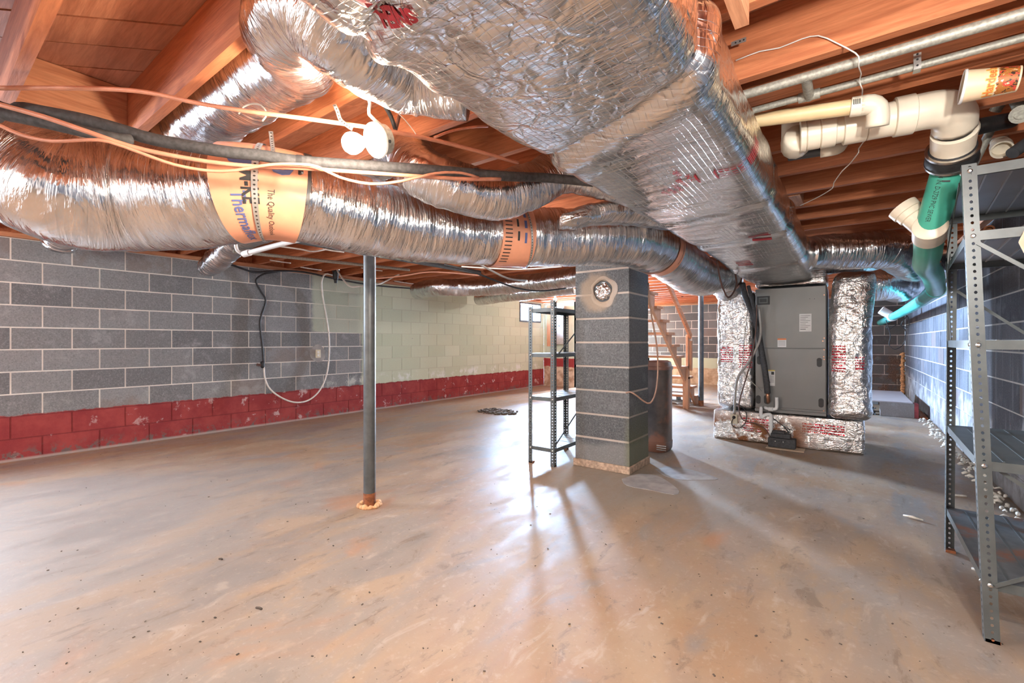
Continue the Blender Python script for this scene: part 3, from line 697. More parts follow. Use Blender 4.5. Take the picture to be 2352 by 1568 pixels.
tr = thing('trunk_duct', 'huge foil wrapped rectangular trunk duct running overhead to the air handler', 'duct', Vector((-.6, 2.0, TZ0)))
mk('foil_wrap', V, Fc, M['wrap'], tr, True, np.stack([YY, np.minimum(PP, 9)], -1).reshape(-1, 2))
def trunk_text(body, size, y0, p0, ang, mat, off=.003, bold=0.0, flip=1):
    V, Fc = text_mesh(body, size, bold); c, s_ = math.cos(ang), math.sin(ang)
    a = V[:, 0]*c-V[:, 1]*s_; b = (V[:, 0]*s_+V[:, 1]*c)*flip
    return mk('red_lettering', trunk(y0+b, p0+a, off), Fc, mat, tr)
# the text is printed on the outside of the wrap, so it reads from below
for body, sz, y0, p0 in (('AYTH', .10, .49, .42), ('qill', .10, .385, .40), ('SNEH', .04, .57, .24), ('R-6.0', .09, .28, .44)):
    trunk_text(body, sz, y0, p0, math.pi*.97, M['redink'], .004, .002, -1)
def trunk_at(u, v, h=1.73):
    q = WH(u, v, h); return q.y, q.x-TX0
for body, sz, u, v, an in (('WR', .034, 1560, 392, 1.75), ('15 Nr', .030, 1590, 402, 1.75), ('1-0.0 8B', .030, 1578, 415, 1.75), ('ENVE U', .026, 1562, 424, 1.75), ('Bab BV', .026, 1548, 430, 1.75), ('INSTALLED', .016, 1534, 436, 1.75)):
    y0, p0 = trunk_at(u, v); trunk_text(body, sz, y0+.06, p0, math.pi*.52+.1, M['redink'], .004, .0006, -1)
def trunk_bar(y0, p0, y1, p1, w_, mat, name='red_print'):
    a = np.linspace(0, 1, 14); X = np.linspace(-.5, .5, 2); AA, XX = np.meshgrid(a, X, indexing='ij'); dy, dp = y1-y0, p1-p0; l = math.hypot(dy, dp)
    mk(name, trunk(y0+dy*AA-dp/l*w_*XX, p0+dp*AA+dy/l*w_*XX, .004).reshape(-1, 3), grid_faces(14, 2, False), mat, tr, True)
yb, pb = 1.83, TW-.13
trunk_bar(yb, pb-.07, yb+.085, pb-.07, .008, M['redink']); trunk_bar(yb, pb, yb+.085, pb, .006, M['redink']); trunk_bar(yb, pb, yb, pb+.22, .003, M['redink']); trunk_bar(yb+.085, pb, yb+.085, pb+.22, .003, M['redink'])
for i in range(11): trunk_bar(yb+.006, pb+.125+.009*i, yb+.08, pb+.125+.009*i, .0045, M['redink'])
for i in range(3):
    for j in range(4): trunk_bar(yb+.012+.024*i, pb+.012+.022*j, yb+.012+.024*i, pb+.028+.022*j, .007, M['redink'])
for (u, v) in ((1700, 603), (1735, 548)):
    y0, p0 = trunk_at(u, v, 1.72)
    for i in range(4): trunk_bar(y0+.05*i, p0-.04, y0+.05*i, p0+.07, .022, M['redink'])
# narrow plenum collar between the trunk and the air handler
# ================================================================ AIR HANDLER AND ITS RETURN DUCTS
def foil_box(name, mat, parent, x0, x1, y0, y1, z0, z1, r=.04, amp=.012, step=.014, fn=None, seed=0):
    lo = np.array([x0, y0, z0]); hi = np.array([x1, y1, z1]); Vs = []; Fs = []; UV = []; b = 0
    for ax in range(3):
        for side in (0, 1):
            a, c = [(1, 2), (2, 0), (0, 1)][ax]; na = max(3, int((hi[a]-lo[a])/step)); nc = max(3, int((hi[c]-lo[c])/step))
            A, Cc = np.meshgrid(np.linspace(lo[a], hi[a], na), np.linspace(lo[c], hi[c], nc), indexing='ij')
            P = np.zeros(A.shape+(3,)); P[..., a] = A; P[..., c] = Cc; P[..., ax] = (lo, hi)[side][ax]
            inn = np.clip(P, lo+r, hi-r); d = P-inn; l = np.maximum(np.linalg.norm(d, axis=-1), 1e-6)[..., None]; nn = d/l
            P = inn+nn*r; q = P+seed
            dd = amp*(.55*ridge(q*np.array([13, 13, 10]), 2)+.6*fbm(q*4, 2)+.35*ridge(q*30, 1))
            P = P+nn*dd[..., None]
            if fn is not None: P = fn(P)
            Fc = grid_faces(na, nc, False)
            if side == 0: Fc = Fc[:, ::-1]
            Vs.append(P.reshape(-1, 3)); Fs.append(Fc+b); b += na*nc
            UV.append(np.stack([P[..., 2], P[..., 0]+P[..., 1]], -1).reshape(-1, 2))
    return mk(name, np.vstack(Vs), np.vstack(Fs).tolist(), mat, parent, True, np.vstack(UV))
foil_box('plenum_collar', M['wrap'], tr, -.85, -.20, 5.645, 6.12, 1.678, 1.985, .03, .008, .016)
rt = thing('return_plenum', 'rust stained foil covered plenum box on the floor under the air handler', 'duct', Vector((-.57, 5.85, 0)))
foil_box('foil_wrap', M['wrap_base'], rt, -1.245, .10, 5.49, 6.2, .005, .325, .02, .008)
rl = thing('return_duct', 'foil wrapped upright return duct left of the air handler', 'duct', Vector((-1.04, 5.83, .33)))
foil_box('foil_wrap', M['wrap_ret'], rl, -1.225, -.855, 5.56, 6.12, .348, 1.66, .06, .012)
def lean(P):
    P = P.copy(); k = np.clip((P[..., 2]-1.25)/.75, 0, 1); P[..., 0] += .06*k; P[..., 1] += .05*k
    f = np.clip((.62-P[..., 2])/.3, 0, 1); P[..., 0] += .012*f*np.sign(P[..., 0]); P[..., 1] -= .03*f*(P[..., 1] < 5.6); return P
rr_ = thing('return_duct', 'crumpled foil wrapped upright return duct right of the air handler', 'duct', Vector((0, 5.6, .33)))
foil_box('foil_wrap', M['wrap_ret'], rr_, -.172, .150, 5.36, 6.05, .350, 1.755, .08, .014, .014, lean, 4.0)
ah = thing('air_handler', 'tall grey upright air handler cabinet between two foil ducts', 'air handler', Vector((-.515, 5.83, .335)))
AX0, AX1, AY0, AY1, AZ0, AZ1 = -.835, -.198, 5.535, 6.1, .338, 1.655
MB().box(AX0, AX1, AY0+.012, AY1, AZ0, AZ1).build('cabinet', M['cabinet'], ah, False, .004)
zs = HC-(800-784)*4.7/F
d1 = MB().box(AX0+.004, AX1-.006, AY0, AY0+.012, zs+.003, AZ1-.003).build('upper_door', M['cabinet'], ah, False, .003)
d2 = MB().box(AX0+.004, AX1-.006, AY0, AY0+.012, AZ0+.055, zs-.003).build('lower_door', M['cabinet'], ah, False, .003)
MB().box(AX0, AX1, AY0-.012, AY0+.02, AZ0, AZ0+.032).build('base_rail', M['cabinet'], ah, False, .003)
def pr(u, v): q = WY(u, v, AY0); return q.x, q.z
def plate(name, u0, v0, u1, v1, mat, parent, th=.003, y=AY0, bevel=0):
    x0, z0 = pr(u0, v0); x1, z1 = pr(u1, v1); return MB().box(min(x0, x1), max(x0, x1), y-th, y-.0002, min(z0, z1), max(z0, z1)).build(name, mat, parent, False, bevel)
em = plate('emblem', 1739, 681, 1768, 699, M['cabinet_d'], d1, .008, AY0, .002)
x0, z0 = pr(1743, 684); x1, z1 = pr(1764, 696)
MB().box(x0, x1, AY0-.011, AY0-.008, z1, z0).build('emblem_badge', M['steel'], em, False, .004)
MB().box(x0+.012, x1-.012, AY0-.0125, AY0-.011, z1+.012, z0-.012).build('emblem_centre', M['cabinet_d'], em)
lb = plate('label', 1836, 721, 1864, 761, M['paper'], d1); lb['label'] = 'white instruction label'
x0, z0 = pr(1836, 721); x1, z1 = pr(1864, 761)
for i in range(9):
    zz = z0-(i+1)*(z0-z1)/10.5; MB().box(x0+.008, x1-.01-.02*(i % 3), AY0-.0036, AY0-.003, zz-(.0022 if i < 8 else .005), zz+.001).build('print', M['ink'], lb)
lb2 = plate('label', 1786, 777, 1806, 797, M['paper'], d1); lb2['label'] = 'small label with orange header'
x0, z0 = pr(1786, 777); x1, z1 = pr(1806, 797)
MB().box(x0, x1, AY0-.0036, AY0-.003, z0-.016, z0).build('label_header', M['orangeink'], lb2)
for i in range(4): MB().box(x0+.008, x1-.008, AY0-.0036, AY0-.003, z0-.03-.014*i, z0-.027-.014*i).build('print', M['ink'], lb2)
lb3 = plate('label', 1763, 849, 1780, 886, M['paper'], d2); lb3['label'] = 'tall label with yellow top'
x0, z0 = pr(1763, 849); x1, z1 = pr(1780, 886)
MB().box(x0, x1, AY0-.0036, AY0-.003, z0-.012, z0).build('label_header', M['yellowlab'], lb3)
MB().box(x0+.035, x1-.008, AY0-.0036, AY0-.003, z0-.05, z0-.018).build('print', M['ink'], lb3)
for i in range(6): MB().box(x0+.02, x1-.008, AY0-.0036, AY0-.003, z0-.066-.013*i, z0-.063-.013*i).build('print', M['ink'], lb3)
def capsule(u, v, w_, h_, y, parent, name='hand_slot'):
    x, z = pr(u, v); pl = []
    for k in range(24):
        a = 2*math.pi*k/24; pl.append((x+math.cos(a)*w_/2, z+math.sin(a)*w_/2+(h_/2-w_/2)*(1 if math.sin(a) >= 0 else -1)))
    m = MB().prism(pl, y-.004, y+.001); m.warp(lambda a, b, c: (a, c, b)); m.f = [f[::-1] for f in m.f]; o = m.build(name, M['cabinet_d'], parent); return o
for (u, v) in ((1744, 827), (1882, 832), (1886, 925)): capsule(u, v, .045, .092, AY0, d2)
ac = plate('access_plate', 1741, 890, 1778, 941, M['cabinet'], d2, .006, AY0, .002)
capsule(1742, 917, .045, .09, AY0-.006, ac); capsule(1762, 917, .06, .10, AY0-.006, ac, 'pipe_opening')
for (u, v) in ((1893, 677), (1893, 776), (1890, 783), (1893, 803), (1892, 819), (1893, 825), (1892, 943), (1860, 686), (1871, 686)):
    x, z = pr(u, v); MB().cyl((x, AY0-.004, z), (x, AY0, z), .006 if u > 1880 else .004, 8).build('screw', M['brass'] if u > 1880 else M['cabinet_d'], ah)
# refrigerant line in black foam, running down to its copper stub
AYF = 5.44
ln = thing('refrigerant_line', 'black foam wrapped refrigerant line with copper end down the cabinet front', 'pipe', WY(1766, 925, AYF))
MB().tube(spline([WY(1705, 652, 5.16), WY(1712, 680, 5.28), WY(1727, 715, AYF), WY(1740, 755, AYF), WY(1748, 800, AYF), WY(1757, 850, AYF), WY(1761, 880, AYF), WY(1763, 903, AYF)]), .029, 14).build('foam_sleeve', M['foamblk'], ln, True)
MB().tube(spline([WY(1719, 657, 5.20), WY(1733, 715, 5.38), WY(1742, 780, 5.45), WY(1753, 840, 5.46), WY(1765, 880, 5.47)]), .018, 12).build('foam_sleeve', M['foamblk'], ln, True)
MB().tube([WY(1763, 900, AYF), WY(1764, 912, AYF), WY(1765, 920, 5.47), WY(1764, 924, 5.53)], [.018, .018, .019, .017], 12).build('copper_stub', M['brass'], ln, True)
# condensate drain
tp = thing('condensate_drain', 'white plastic condensate trap and drain pipe on the cabinet', 'pipe', WY(1772, 1005, 5.42))
def elb(pts, r, name, mat, parent): return MB().tube(spline(pts, .012), r, 14).build(name, mat, parent, True)
elb([WY(1784, 912, 5.43), WY(1784, 934, 5.43), WY(1780, 939, 5.43), WY(1770, 939, 5.43), WY(1760, 937, 5.45), WY(1757, 936, 5.53)], .017, 'vent_pipe', M['pvc_w'], tp)
MB().cyl(WY(1776, 939.5, 5.43), WY(1765, 938.5, 5.43), .022, 14).build('coupling', M['pvc_w'], tp, True)
elb([WY(1749, 936, 5.53), WY(1748, 938, 5.46), WY(1748, 955, 5.42), WY(1751, 958, 5.42), WY(1756, 954, 5.42), WY(1762, 951, 5.42), WY(1769, 952, 5.42), WY(1771, 958, 5.42), WY(1771, 985, 5.40), WY(1771, 1004, 5.40)], .017, 'trap_pipe', M['pvc_w'], tp)
pu = thing('condensate_pump', 'black condensate pump on the floor against the foil plenum', 'pump', Vector((-.56, 5.40, .006)))
MB().box(-.685, -.445, 5.32, 5.44, .012, .105).build('tank', M['foamblk'], pu, False, .006)
MB().box(-.665, -.49, 5.335, 5.435, .105, .15).build('motor_cover', M['foamblk'], pu, False, .008)
MB().box(-.655, -.54, 5.345, 5.43, .15, .172).build('lid', M['foamblk'], pu, False, .006)
for x in (-.62, -.55): MB().cyl((x, 5.318, .075), (x, 5.322, .075), .005, 8).build('screw', M['chrome'], pu)
tag(MB().box(-.70, -.37, 5.28, 5.45, .001, .008).build('cardboard_scrap', M['cloth'], None), 'thin cardboard sheet under the black condensate pump', 'cardboard')
bx = thing('outlet_box', 'cream outlet box with black plug on the foil plenum', 'outlet', WY(1686, 975, 5.46))
x0, z0 = WY(1679, 951, 5.46).x, WY(1679, 951, 5.46).z; x1, z1 = WY(1694, 973, 5.46).x, WY(1694, 973, 5.46).z
MB().box(x0, x1, 5.44, 5.485, z1, z0).build('box', M['cream'], bx, False, .003)
MB().lathe(WY(1686, 958, 5.44), (0, -1, 0), [(0, .018), (.02, .016), (.03, .008)], 10).build('plug', M['black'], bx)
wire('conduit', [WY(1743, 705, 5.40), WY(1747, 745, 5.40), WY(1746, 775, 5.40), WY(1735, 805, 5.40), WY(1715, 838, 5.40), WY(1697, 862, 5.41), WY(1691, 885, 5.42), WY(1688, 920, 5.44), WY(1687, 950, 5.465)], .012, M['cableg'], 'grey flexible conduit bowing down to the cream outlet box', 'conduit')
wire('cable', [WY(1738, 700, 5.32), WY(1737, 745, 5.34), WY(1732, 790, 5.36), WY(1725, 830, 5.37), WY(1710, 880, 5.39), WY(1699, 920, 5.40), WY(1698, 945, 5.41), WY(1708, 965, 5.43), WY(1735, 972, 5.43), WY(1758, 985, 5.40), WY(1770, 1005, 5.37)], .006, M['brownc'], 'brown cord looping from the cabinet side to the pump')
wire('cable', [WY(1719, 690, 5.50), WY(1714, 740, 5.50), WY(1708, 800, 5.50), WY(1706, 845, 5.50), WY(1716, 865, 5.50), WY(1735, 885, 5.50), WY(1748, 898, 5.50)], .004, M['cableg'], 'thin pale thermostat wire beside the black refrigerant line')
wire('power_cord', [WY(1686, 958, 5.41), WY(1681, 968, 5.41), WY(1684, 980, 5.43), WY(1700, 982, 5.44), WY(1713, 968, 5.44), WY(1715, 950, 5.44), WY(1706, 935, 5.46), WY(1693, 928, 5.48), WY(1682, 932, 5.49), WY(1681, 942, 5.49)], .0045, M['black'], 'black plug lead curling around the cream outlet box')
wire('cable', [WY(1775, 960, 5.43), WY(1795, 975, 5.43), WY(1806, 985, 5.42), WY(1815, 1000, 5.40)], .005, M['black'], 'short black lead drooping onto the pump lid')
wire('cable', [(-.895, 4.05, 1.765), W(1653, 636, 3.86), W(1661, 664, 3.95), W(1672, 683, 4.0), W(1684, 672, 4.1), W(1692, 650, 4.25), (-.885, 4.70, 1.775)], .008, M['brownc'], 'brown cable hanging in a deep U under the big flex duct')

# ================================================================ CHIMNEY
ch = thing('block_chimney', 'grey concrete block chimney with foil plugged flue hole', 'chimney', Vector((-1.706, 3.775, 0)))
CX0, CX1, CY0, CY1 = -1.955, -1.457, 3.56, 4.0
MB().box(CX0-.015, CX1+.012, CY0-.015, CY1+.012, 0, .062).build('footing', M['footing'], ch, False, .006)
MB().box(CX0+.004, CX1-.004, CY0+.004, CY1-.004, .062, HS-.005).build('mortar_core', M['mc'], ch)
zc = .062
for i in range(11):
    zt = min(zc+.190, HS-.006); j = [random.uniform(-.002, .002) for _ in range(4)]
    sp_ = [(CX0+j[0], CX1+j[1])] if i % 2 == 0 else [(CX0+j[0], CX1+j[1])]
    for a, b in sp_: MB().box(a, b, CY0+j[2], CY1+j[3], zc, zt).build('block', M['bc'], ch, False, .004)
    zc += .2055
    if zc > HS-.05: break
fq = WY(1385, 669, CY0); ang = np.linspace(0, 2*np.pi, 41)[:-1]
ring = MB()
for k in range(40):
    a = 2*math.pi*k/40; rr = .088+.012*vnoise(np.array([math.cos(a)*2, math.sin(a)*2, 1.0])); ro = rr+.035+.02*vnoise(np.array([math.cos(a)*2+5, math.sin(a)*2, 1.0]))
    ring.v += [(fq.x+math.cos(a)*rr, CY0-.012, fq.z+math.sin(a)*rr), (fq.x+math.cos(a)*ro, CY0-.001, fq.z+math.sin(a)*ro), (fq.x+math.cos(a)*rr*.97, CY0+.004, fq.z+math.sin(a)*rr*.97)]
for k in range(40):
    a, b = 3*k, 3*((k+1) % 40); ring.f += [(a, a+1, b+1, b), (a, b, b+2, a+2)]
ring.build('mortar_collar', M['mc'], ch, True)
m = MB().lathe((fq.x, CY0-.003, fq.z), (0, 1, 0), [(0, .088), (.002, .088)], 32); m.build('flue_shadow_gap', M['cabinet_d'], ch)
n1, n2 = 16, 48; Vp = []; 
for i in range(n1):
    for k in range(n2):
        r_ = .076*i/(n1-1); a = 2*math.pi*k/n2; x, z = fq.x+math.cos(a)*r_, fq.z+math.sin(a)*r_
        dd = .020*float(ridge(np.array([x*45, 3.0, z*45]), 2)); Vp.append((x, CY0-.022-dd+.03*(r_/.076)**4, z))
Fp = [(i*n2+k, (i+1)*n2+k, (i+1)*n2+(k+1) % n2, i*n2+(k+1) % n2) for i in range(n1-1) for k in range(n2)]
mk('foil_plug', Vp, Fp, M['wrap'], ch, True, [(v[0], v[2]) for v in Vp])
# rusty tank behind it
tk = thing('metal_tank', 'rusty dark brown upright tank half hidden behind the chimney', 'tank', Vector((-1.60, 4.56, 0)))
def sq_lathe(prof, n=40, e=3.2):
    m = MB(); k0 = len(prof)
    for z, r in prof:
        for k in range(n):
            a = 2*math.pi*k/n; c, s_ = math.cos(a), math.sin(a); q = (abs(c)**e+abs(s_)**e)**(-1/e)
            m.v.append((-1.60+c*q*r, 4.56+s_*q*r, z))
    m.f = [(i*n+k, i*n+(k+1) % n, (i+1)*n+(k+1) % n, (i+1)*n+k) for i in range(k0-1) for k in range(n)]+[tuple(range(n-1, -1, -1)), tuple((k0-1)*n+k for k in range(n))]
    return m
smoothang(sq_lathe([(.004, .150), (.03, .162), (.10, .165), (.105, .160), (.80, .160), (.81, .164)]).build('body', M['tank'], tk))
smoothang(sq_lathe([(.811, .168), (.84, .168), (.845, .16), (.885, .15), (.90, .12)]).build('lid', M['tank'], tk))
for z in (.035, .055, .075): MB().box(-1.52, -1.43, 4.395, 4.402, z, z+.009).build('vent_slot', M['chrome'], tk)
MB().cyl((-1.66, 4.5, .90), (-1.66, 4.5, .925), .03, 12).build('cap', M['black'], tk)
wire('cable', [WY(1489, 650, 3.85), WY(1496, 720, 3.80), WY(1508, 790, 3.75), WY(1511, 850, 3.72), WY(1506, 900, 3.70), WY(1494, 925, 3.66), WY(1480, 922, 3.62), WY(1462, 908, 3.56), WY(1448, 900, 3.545), WY(1438, 902, 3.545)], .007, M['tanc'], 'brown cable hanging beside the chimney and hooking into its joint')

# ================================================================ STEEL SHELVES
def angle_post(x, y, sx, sy, h, warp, step=.0254, w_=.038, hole=.0048):
    """slotted L-section upright: two flanges with real holes"""
    m = MB(); n = int(h/step)
    def flange(px, py, dx, dy):
        for i in range(n):
            z0, z1 = i*h/n, (i+1)*h/n; zm = (z0+z1)/2
            o8 = [(0, z0), (.5, z0), (1, z0), (1, zm), (1, z1), (.5, z1), (0, z1), (0, zm)]
            b = len(m.v)
            for (q, z) in o8: m.v.append((px+dx*q*w_, py+dy*q*w_, z))
            for k in range(8):
                a = -3*math.pi/4+k*math.pi/4; q = .5+math.cos(a)*hole/w_; m.v.append((px+dx*q*w_, py+dy*q*w_, zm+math.sin(a)*hole*1.25))
            for k in range(8): m.f.append((b+k, b+(k+1) % 8, b+8+(k+1) % 8, b+8+k))
    flange(x, y, sx, 0); flange(x, y, 0, sy)
    return m.warp(warp)
def shelf_unit(label, X0, X1, Y0, Y1, H, levels, warp, ribs, braces, post_h):
    rt = thing('steel_shelf', label, 'shelf', Vector(((X0+X1)/2, (Y0+Y1)/2, 0)))
    for i, (x, y, sx, sy) in enumerate(((X0, Y0, 1, 1), (X1, Y0, -1, 1), (X0, Y1, 1, -1), (X1, Y1, -1, -1))):
        o = angle_post(x, y, sx, sy, post_h[i], warp).build('post', M['steel'], rt)
        md = o.modifiers.new('thick', 'SOLIDIFY'); md.thickness = .0022
        MB().box(min(x, x+sx*.039), max(x, x+sx*.039), min(y, y+sy*.039), max(y, y+sy*.039), 0, .012).warp(warp).build('post_foot', M['rust'], rt)
    t = .0015; rim = .034
    for li, z in enumerate(levels):
        a, b, c, d = X0+.004, X1-.004, Y0+.004, Y1-.004; m = MB()
        pn = MB().box(a+t, b-t, c+t, d-t, z-t, z); m.box(a, b, c, c+t, z-rim, z).box(a, b, d-t, d, z-rim, z).box(a, a+t, c+t, d-t, z-rim, z).box(b-t, b, c+t, d-t, z-rim, z)
        m.box(a+t, b-t, c+t, c+.014, z-rim, z-rim+t).box(a+t, b-t, d-.014, d-t, z-rim, z-rim+t)
        sh = pn.warp(warp).build('shelf_panel', M['steel_rust'] if li < 1 else (M['panel'] if li > 2 and ribs > 3 else M['steel']), rt)  # upper panels get the paler steel, painting floor bounce onto their undersides
        m.warp(warp).build('shelf_rim', M['steel'], sh)
        for k in range(1, ribs+1):
            if X1-X0 < Y1-Y0 and ribs > 3: xx = a+(b-a)*k/(ribs+1); q = MB().box(xx-.003, xx+.003, c+.016, d-.016, z-.007, z-t).box(xx-.003, xx+.003, c+.016, d-.016, z, z+.0015)
            else: yq = c+(d-c)*k/(ribs+1); q = MB().box(a+.016, b-.016, yq-.004, yq+.004, z-.007, z-t).box(a+.016, b-.016, yq-.004, yq+.004, z, z+.0015)
            q.warp(warp).build('rib', M['ribm'] if li > 2 and ribs > 3 else M['steel'], sh)
        for (x, y, s_) in ((X0+.019, Y0, -1), (X1-.019, Y0, -1)):
            MB().lathe((x, y-.004, z-.017), (0, 1, 0), [(-.003, .004), (0, .008), (.004, .008)], 10).warp(warp).build('bolt', M['chrome'], sh)
        MB().lathe((X0-.004, Y0+.019, z-.017), (1, 0, 0), [(-.003, .004), (0, .008), (.004, .008)], 10).warp(warp).build('bolt', M['chrome'], sh)
    for a, b in braces:
        MB().bar(a, b, .013, .0035, (0, 1, 0) if abs(a[1]-b[1]) < .1 else (1, 0, 0)).warp(warp).build('brace', M['steel'], rt)
    return rt
SX0, SX1, SY0, SY1 = .392, .81, 2.355, 3.27
def wr(x, y, z):
    k = max(0, min(1, 1-(y-SY0)/(SY1-SY0))); return (x-.060*(z/1.72)*k+.012*(z/1.72)*(1-k), y, z)
shelf_unit('tall grey slotted steel shelf unit standing close on the right', SX0, SX1, SY0, SY1, 1.74, [.225, .655, 1.095, 1.495, 1.735], wr, 5,
           [((SX0+.03, SY0-.004, 1.45), (SX1-.02, SY0-.004, 1.12)), ((SX0+.03, SY0-.004, .21), (SX1-.02, SY0-.004, .46)), ((SX0-.004, SY1-.02, 1.53), (SX0-.004, SY0+.10, 1.70)),
            ((SX0-.005, SY1-.03, 1.40), (SX0-.005, SY1-.30, 1.50)), ((SX0-.006, SY1-.03, 1.50), (SX0-.006, SY1-.32, 1.10)), ((SX0+.03, SY1+.004, 1.36), (SX1-.02, SY1+.004, 1.02)), ((SX0+.05, SY0+.03, .63), (SX1-.02, SY0+.03, .35))], [1.745]*4)
shelf_unit('short rusty grey steel shelf unit standing behind the chimney', -2.335, -2.065, 3.385, 4.04, 1.4, [.155, .60, .985, 1.385], lambda x, y, z: (x, y, z), 3,
           [((-2.061, 3.40, .95), (-2.061, 4.02, 1.34)), ((-2.061, 3.40, .19), (-2.061, 4.02, .57))], [1.40, 1.45, 1.40, 1.40])

# ================================================================ POSTS
def post(label, x, y, r, h):
    rt = thing('steel_post', label, 'post', Vector((x, y, 0)))
    smoothang(MB().cyl((x, y, .09), (x, y, h-.008), r, 24).build('pipe', M['pipe_post'], rt))
    smoothang(MB().cyl((x, y, 0), (x, y, .09), r*1.01, 24).build('rusty_foot', M['rust'], rt))
    MB().box(x-.08, x+.08, y-.05, y+.05, h-.008, h).build('top_plate', M['pipe_post'], rt)
    return rt
pf = WH(843, 1163, 0); p1 = post('round grey steel post in the open floor under the flex duct', pf.x, pf.y+.02, .0395, HJ-.003)
fm = MB()
for k in range(34):
    a = 2*math.pi*k/34; r_ = .058+.012*random.random(); s_ = .010+.009*random.random()
    fm.lathe((pf.x+math.cos(a)*r_, pf.y+.02+math.sin(a)*r_, 0), (0, 0, 1), [(0, s_), (s_*.7, s_*1.1), (s_*1.4, s_*.8), (s_*1.7, .002)], 7)
fm.build('foam_ring', M['foam'], p1, True)
pf2 = WH(1607, 931, 0); post('round dark steel post beside the wooden stairs', pf2.x+.022, pf2.y, .042, HJ-.003)

# ================================================================ STAIRS
st = thing('wooden_staircase', 'open wooden staircase with handrail behind the chimney', 'staircase', Vector((-2.55, 6.9, 0)))
def ystep(h): return 7.57-1.39*(h-.527)
hs = [.17+.1755*k for k in range(10)]
def stringer(x):
    poly = []
    for h in hs: poly += [(ystep(h)+.03+.243, h-.038), (ystep(h)+.03, h-.038)]
    # sawtooth upper edge, straight lower edge
    up = []
    for h in hs: up += [(ystep(h)+.25, h-.038), (ystep(h)+.005, h-.038)]
    lowr = [(ystep(hs[-1])+.005, 2.06), (ystep(2.06)-.13, 2.06), (ystep(0)-.13, .0), (ystep(.17)+.25, 0)]
    pl = up+lowr; m = MB().prism([(a, b) for a, b in pl], x-.019, x+.019); m.warp(lambda a, b, c: (c, a, b)); return m.build('stringer', M['pine_z'], st)
stringer(-2.16); stringer(-2.98)
for h in hs: MB().box(-3.02, -2.10, ystep(h)-.02, ystep(h)+.27, h-.038, h).build('tread', M['pine_x'], st, False, .003)
ry = 7.60
MB().box(-2.138, -2.10, ry-.05, ry+.045, 0, 1.20).build('rail_post', M['pine_z'], st, False, .004)
MB().box(-2.10, -2.062, ry+.0, ry+.07, .62, 1.10).build('post_cleat', M['pine_z'], st, False, .003)
MB().box(-2.20, -2.138, 7.60, 7.70, 0, .50).build('newel_block', M['pine_z'], st, False, .004)
MB().bar((-2.08, 7.62, 1.17), (-2.08, 6.28, 2.06), .038, .085).build('handrail', M['pine_y'], st, False, .003)
# loose concrete block with two cells lying on the floor behind the tank
cb = MB(); q = WH(1545, 926, 0); bx0, by0 = q.x-.2, q.y+.25
cb.box(bx0, bx0+.40, by0, by0+.19, .0, .03).box(bx0, bx0+.40, by0, by0+.19, .163, .193)
for xx in (bx0, bx0+.185, bx0+.37): cb.box(xx, xx+.03, by0, by0+.19, .03, .163)
tag(cb.build('concrete_block', M['bx'], None, False, .003), 'loose hollow concrete block lying on the floor near the stairs', 'concrete block')
# ================================================================ DRAIN PIPES ON THE RIGHT
dr = thing('drain_pipe', 'white plastic drain stack turning down into a green sewer pipe', 'pipe', Vector((.1, 2.42, 1.7)))
A0 = W(1800, 322, 2.03); A1 = W(2075, 268, 1.83)
ax = (A1-A0).normalized()
def on(u0):  # point on the horizontal run nearest a pixel column
    best = min((abs((CU+F*((A0+ax*t).x*CT+(A0+ax*t).y*ST)/(-(A0+ax*t).x*ST+(A0+ax*t).y*CT))-u0), t) for t in [i*.005-.2 for i in range(180)]); return A0+ax*best[1]
smoothang(MB().cyl(on(1835), on(2075), .0565, 28).build('pipe', M['pvc'], dr))
for u0, u1, r_ in ((1836, 1852, .066), (1885, 1920, .065), (1935, 1990, .068), (1990, 2062, .066), (1852, 1884, .0625)):
    smoothang(MB().lathe(on(u0), ax, [(0, r_-.004), (.003, r_), ((on(u1)-on(u0)).length-.003, r_), ((on(u1)-on(u0)).length, r_-.004)], 28).build('coupling', M['pvc'], dr))
smoothang(MB().cyl(on(2063), on(2078), .060, 28).build('seal', M['black'], dr))
e0 = on(1836); elb([e0, e0-ax*.015+Vector((0, .03, -.004)), e0-ax*.022+Vector((0, .09, .0)), e0-ax*.024+Vector((0, .125, .05)), e0-ax*.024+Vector((0, .13, .12))], .060, 'elbow', M['pvc'], dr)
EB = W(2085, 264, 1.82); G0 = W(2148, 345, 1.80)
dn = (Vector((.290, 2.83, 1.60))-W(2148, 345, 1.79)).normalized()
elb([EB-ax*.03, EB, EB+ax*.07, EB+ax*.115+dn*.012, EB+ax*.14+dn*.05, EB+ax*.145+dn*.10], .070, 'elbow', M['pvc'], dr)
smoothang(MB().lathe(EB-ax*.045, ax, [(0, .070), (.003, .0755), (.062, .0755), (.065, .071)], 28).build('elbow_hub', M['pvc'], dr))
Q = EB+ax*.145+dn*.10
smoothang(MB().lathe(Q-dn*.005, dn, [(0, .058), (.03, .058)], 28).build('seal', M['black'], dr))
smoothang(MB().lathe(Q+dn*.02, dn, [(0, .066), (.003, .072), (.085, .070), (.088, .064)], 28).build('coupling', M['pvc'], dr))
smoothang(MB().lathe(Q+dn*.095, dn, [(0, .066), (.010, .076), (.03, .084), (.075, .086), (.09, .080), (.095, .060)], 28).build('rubber_coupling', M['black'], dr))
for d_ in (.105, .165): smoothang(MB().lathe(Q+dn*d_, dn, [(0, .080), (0, .0865+.02*(d_-.105)), (.010, .0865+.02*(d_-.105)), (.010, .080)], 28).build('hose_clamp', M['chrome'], dr))
g1 = Q+dn*.17
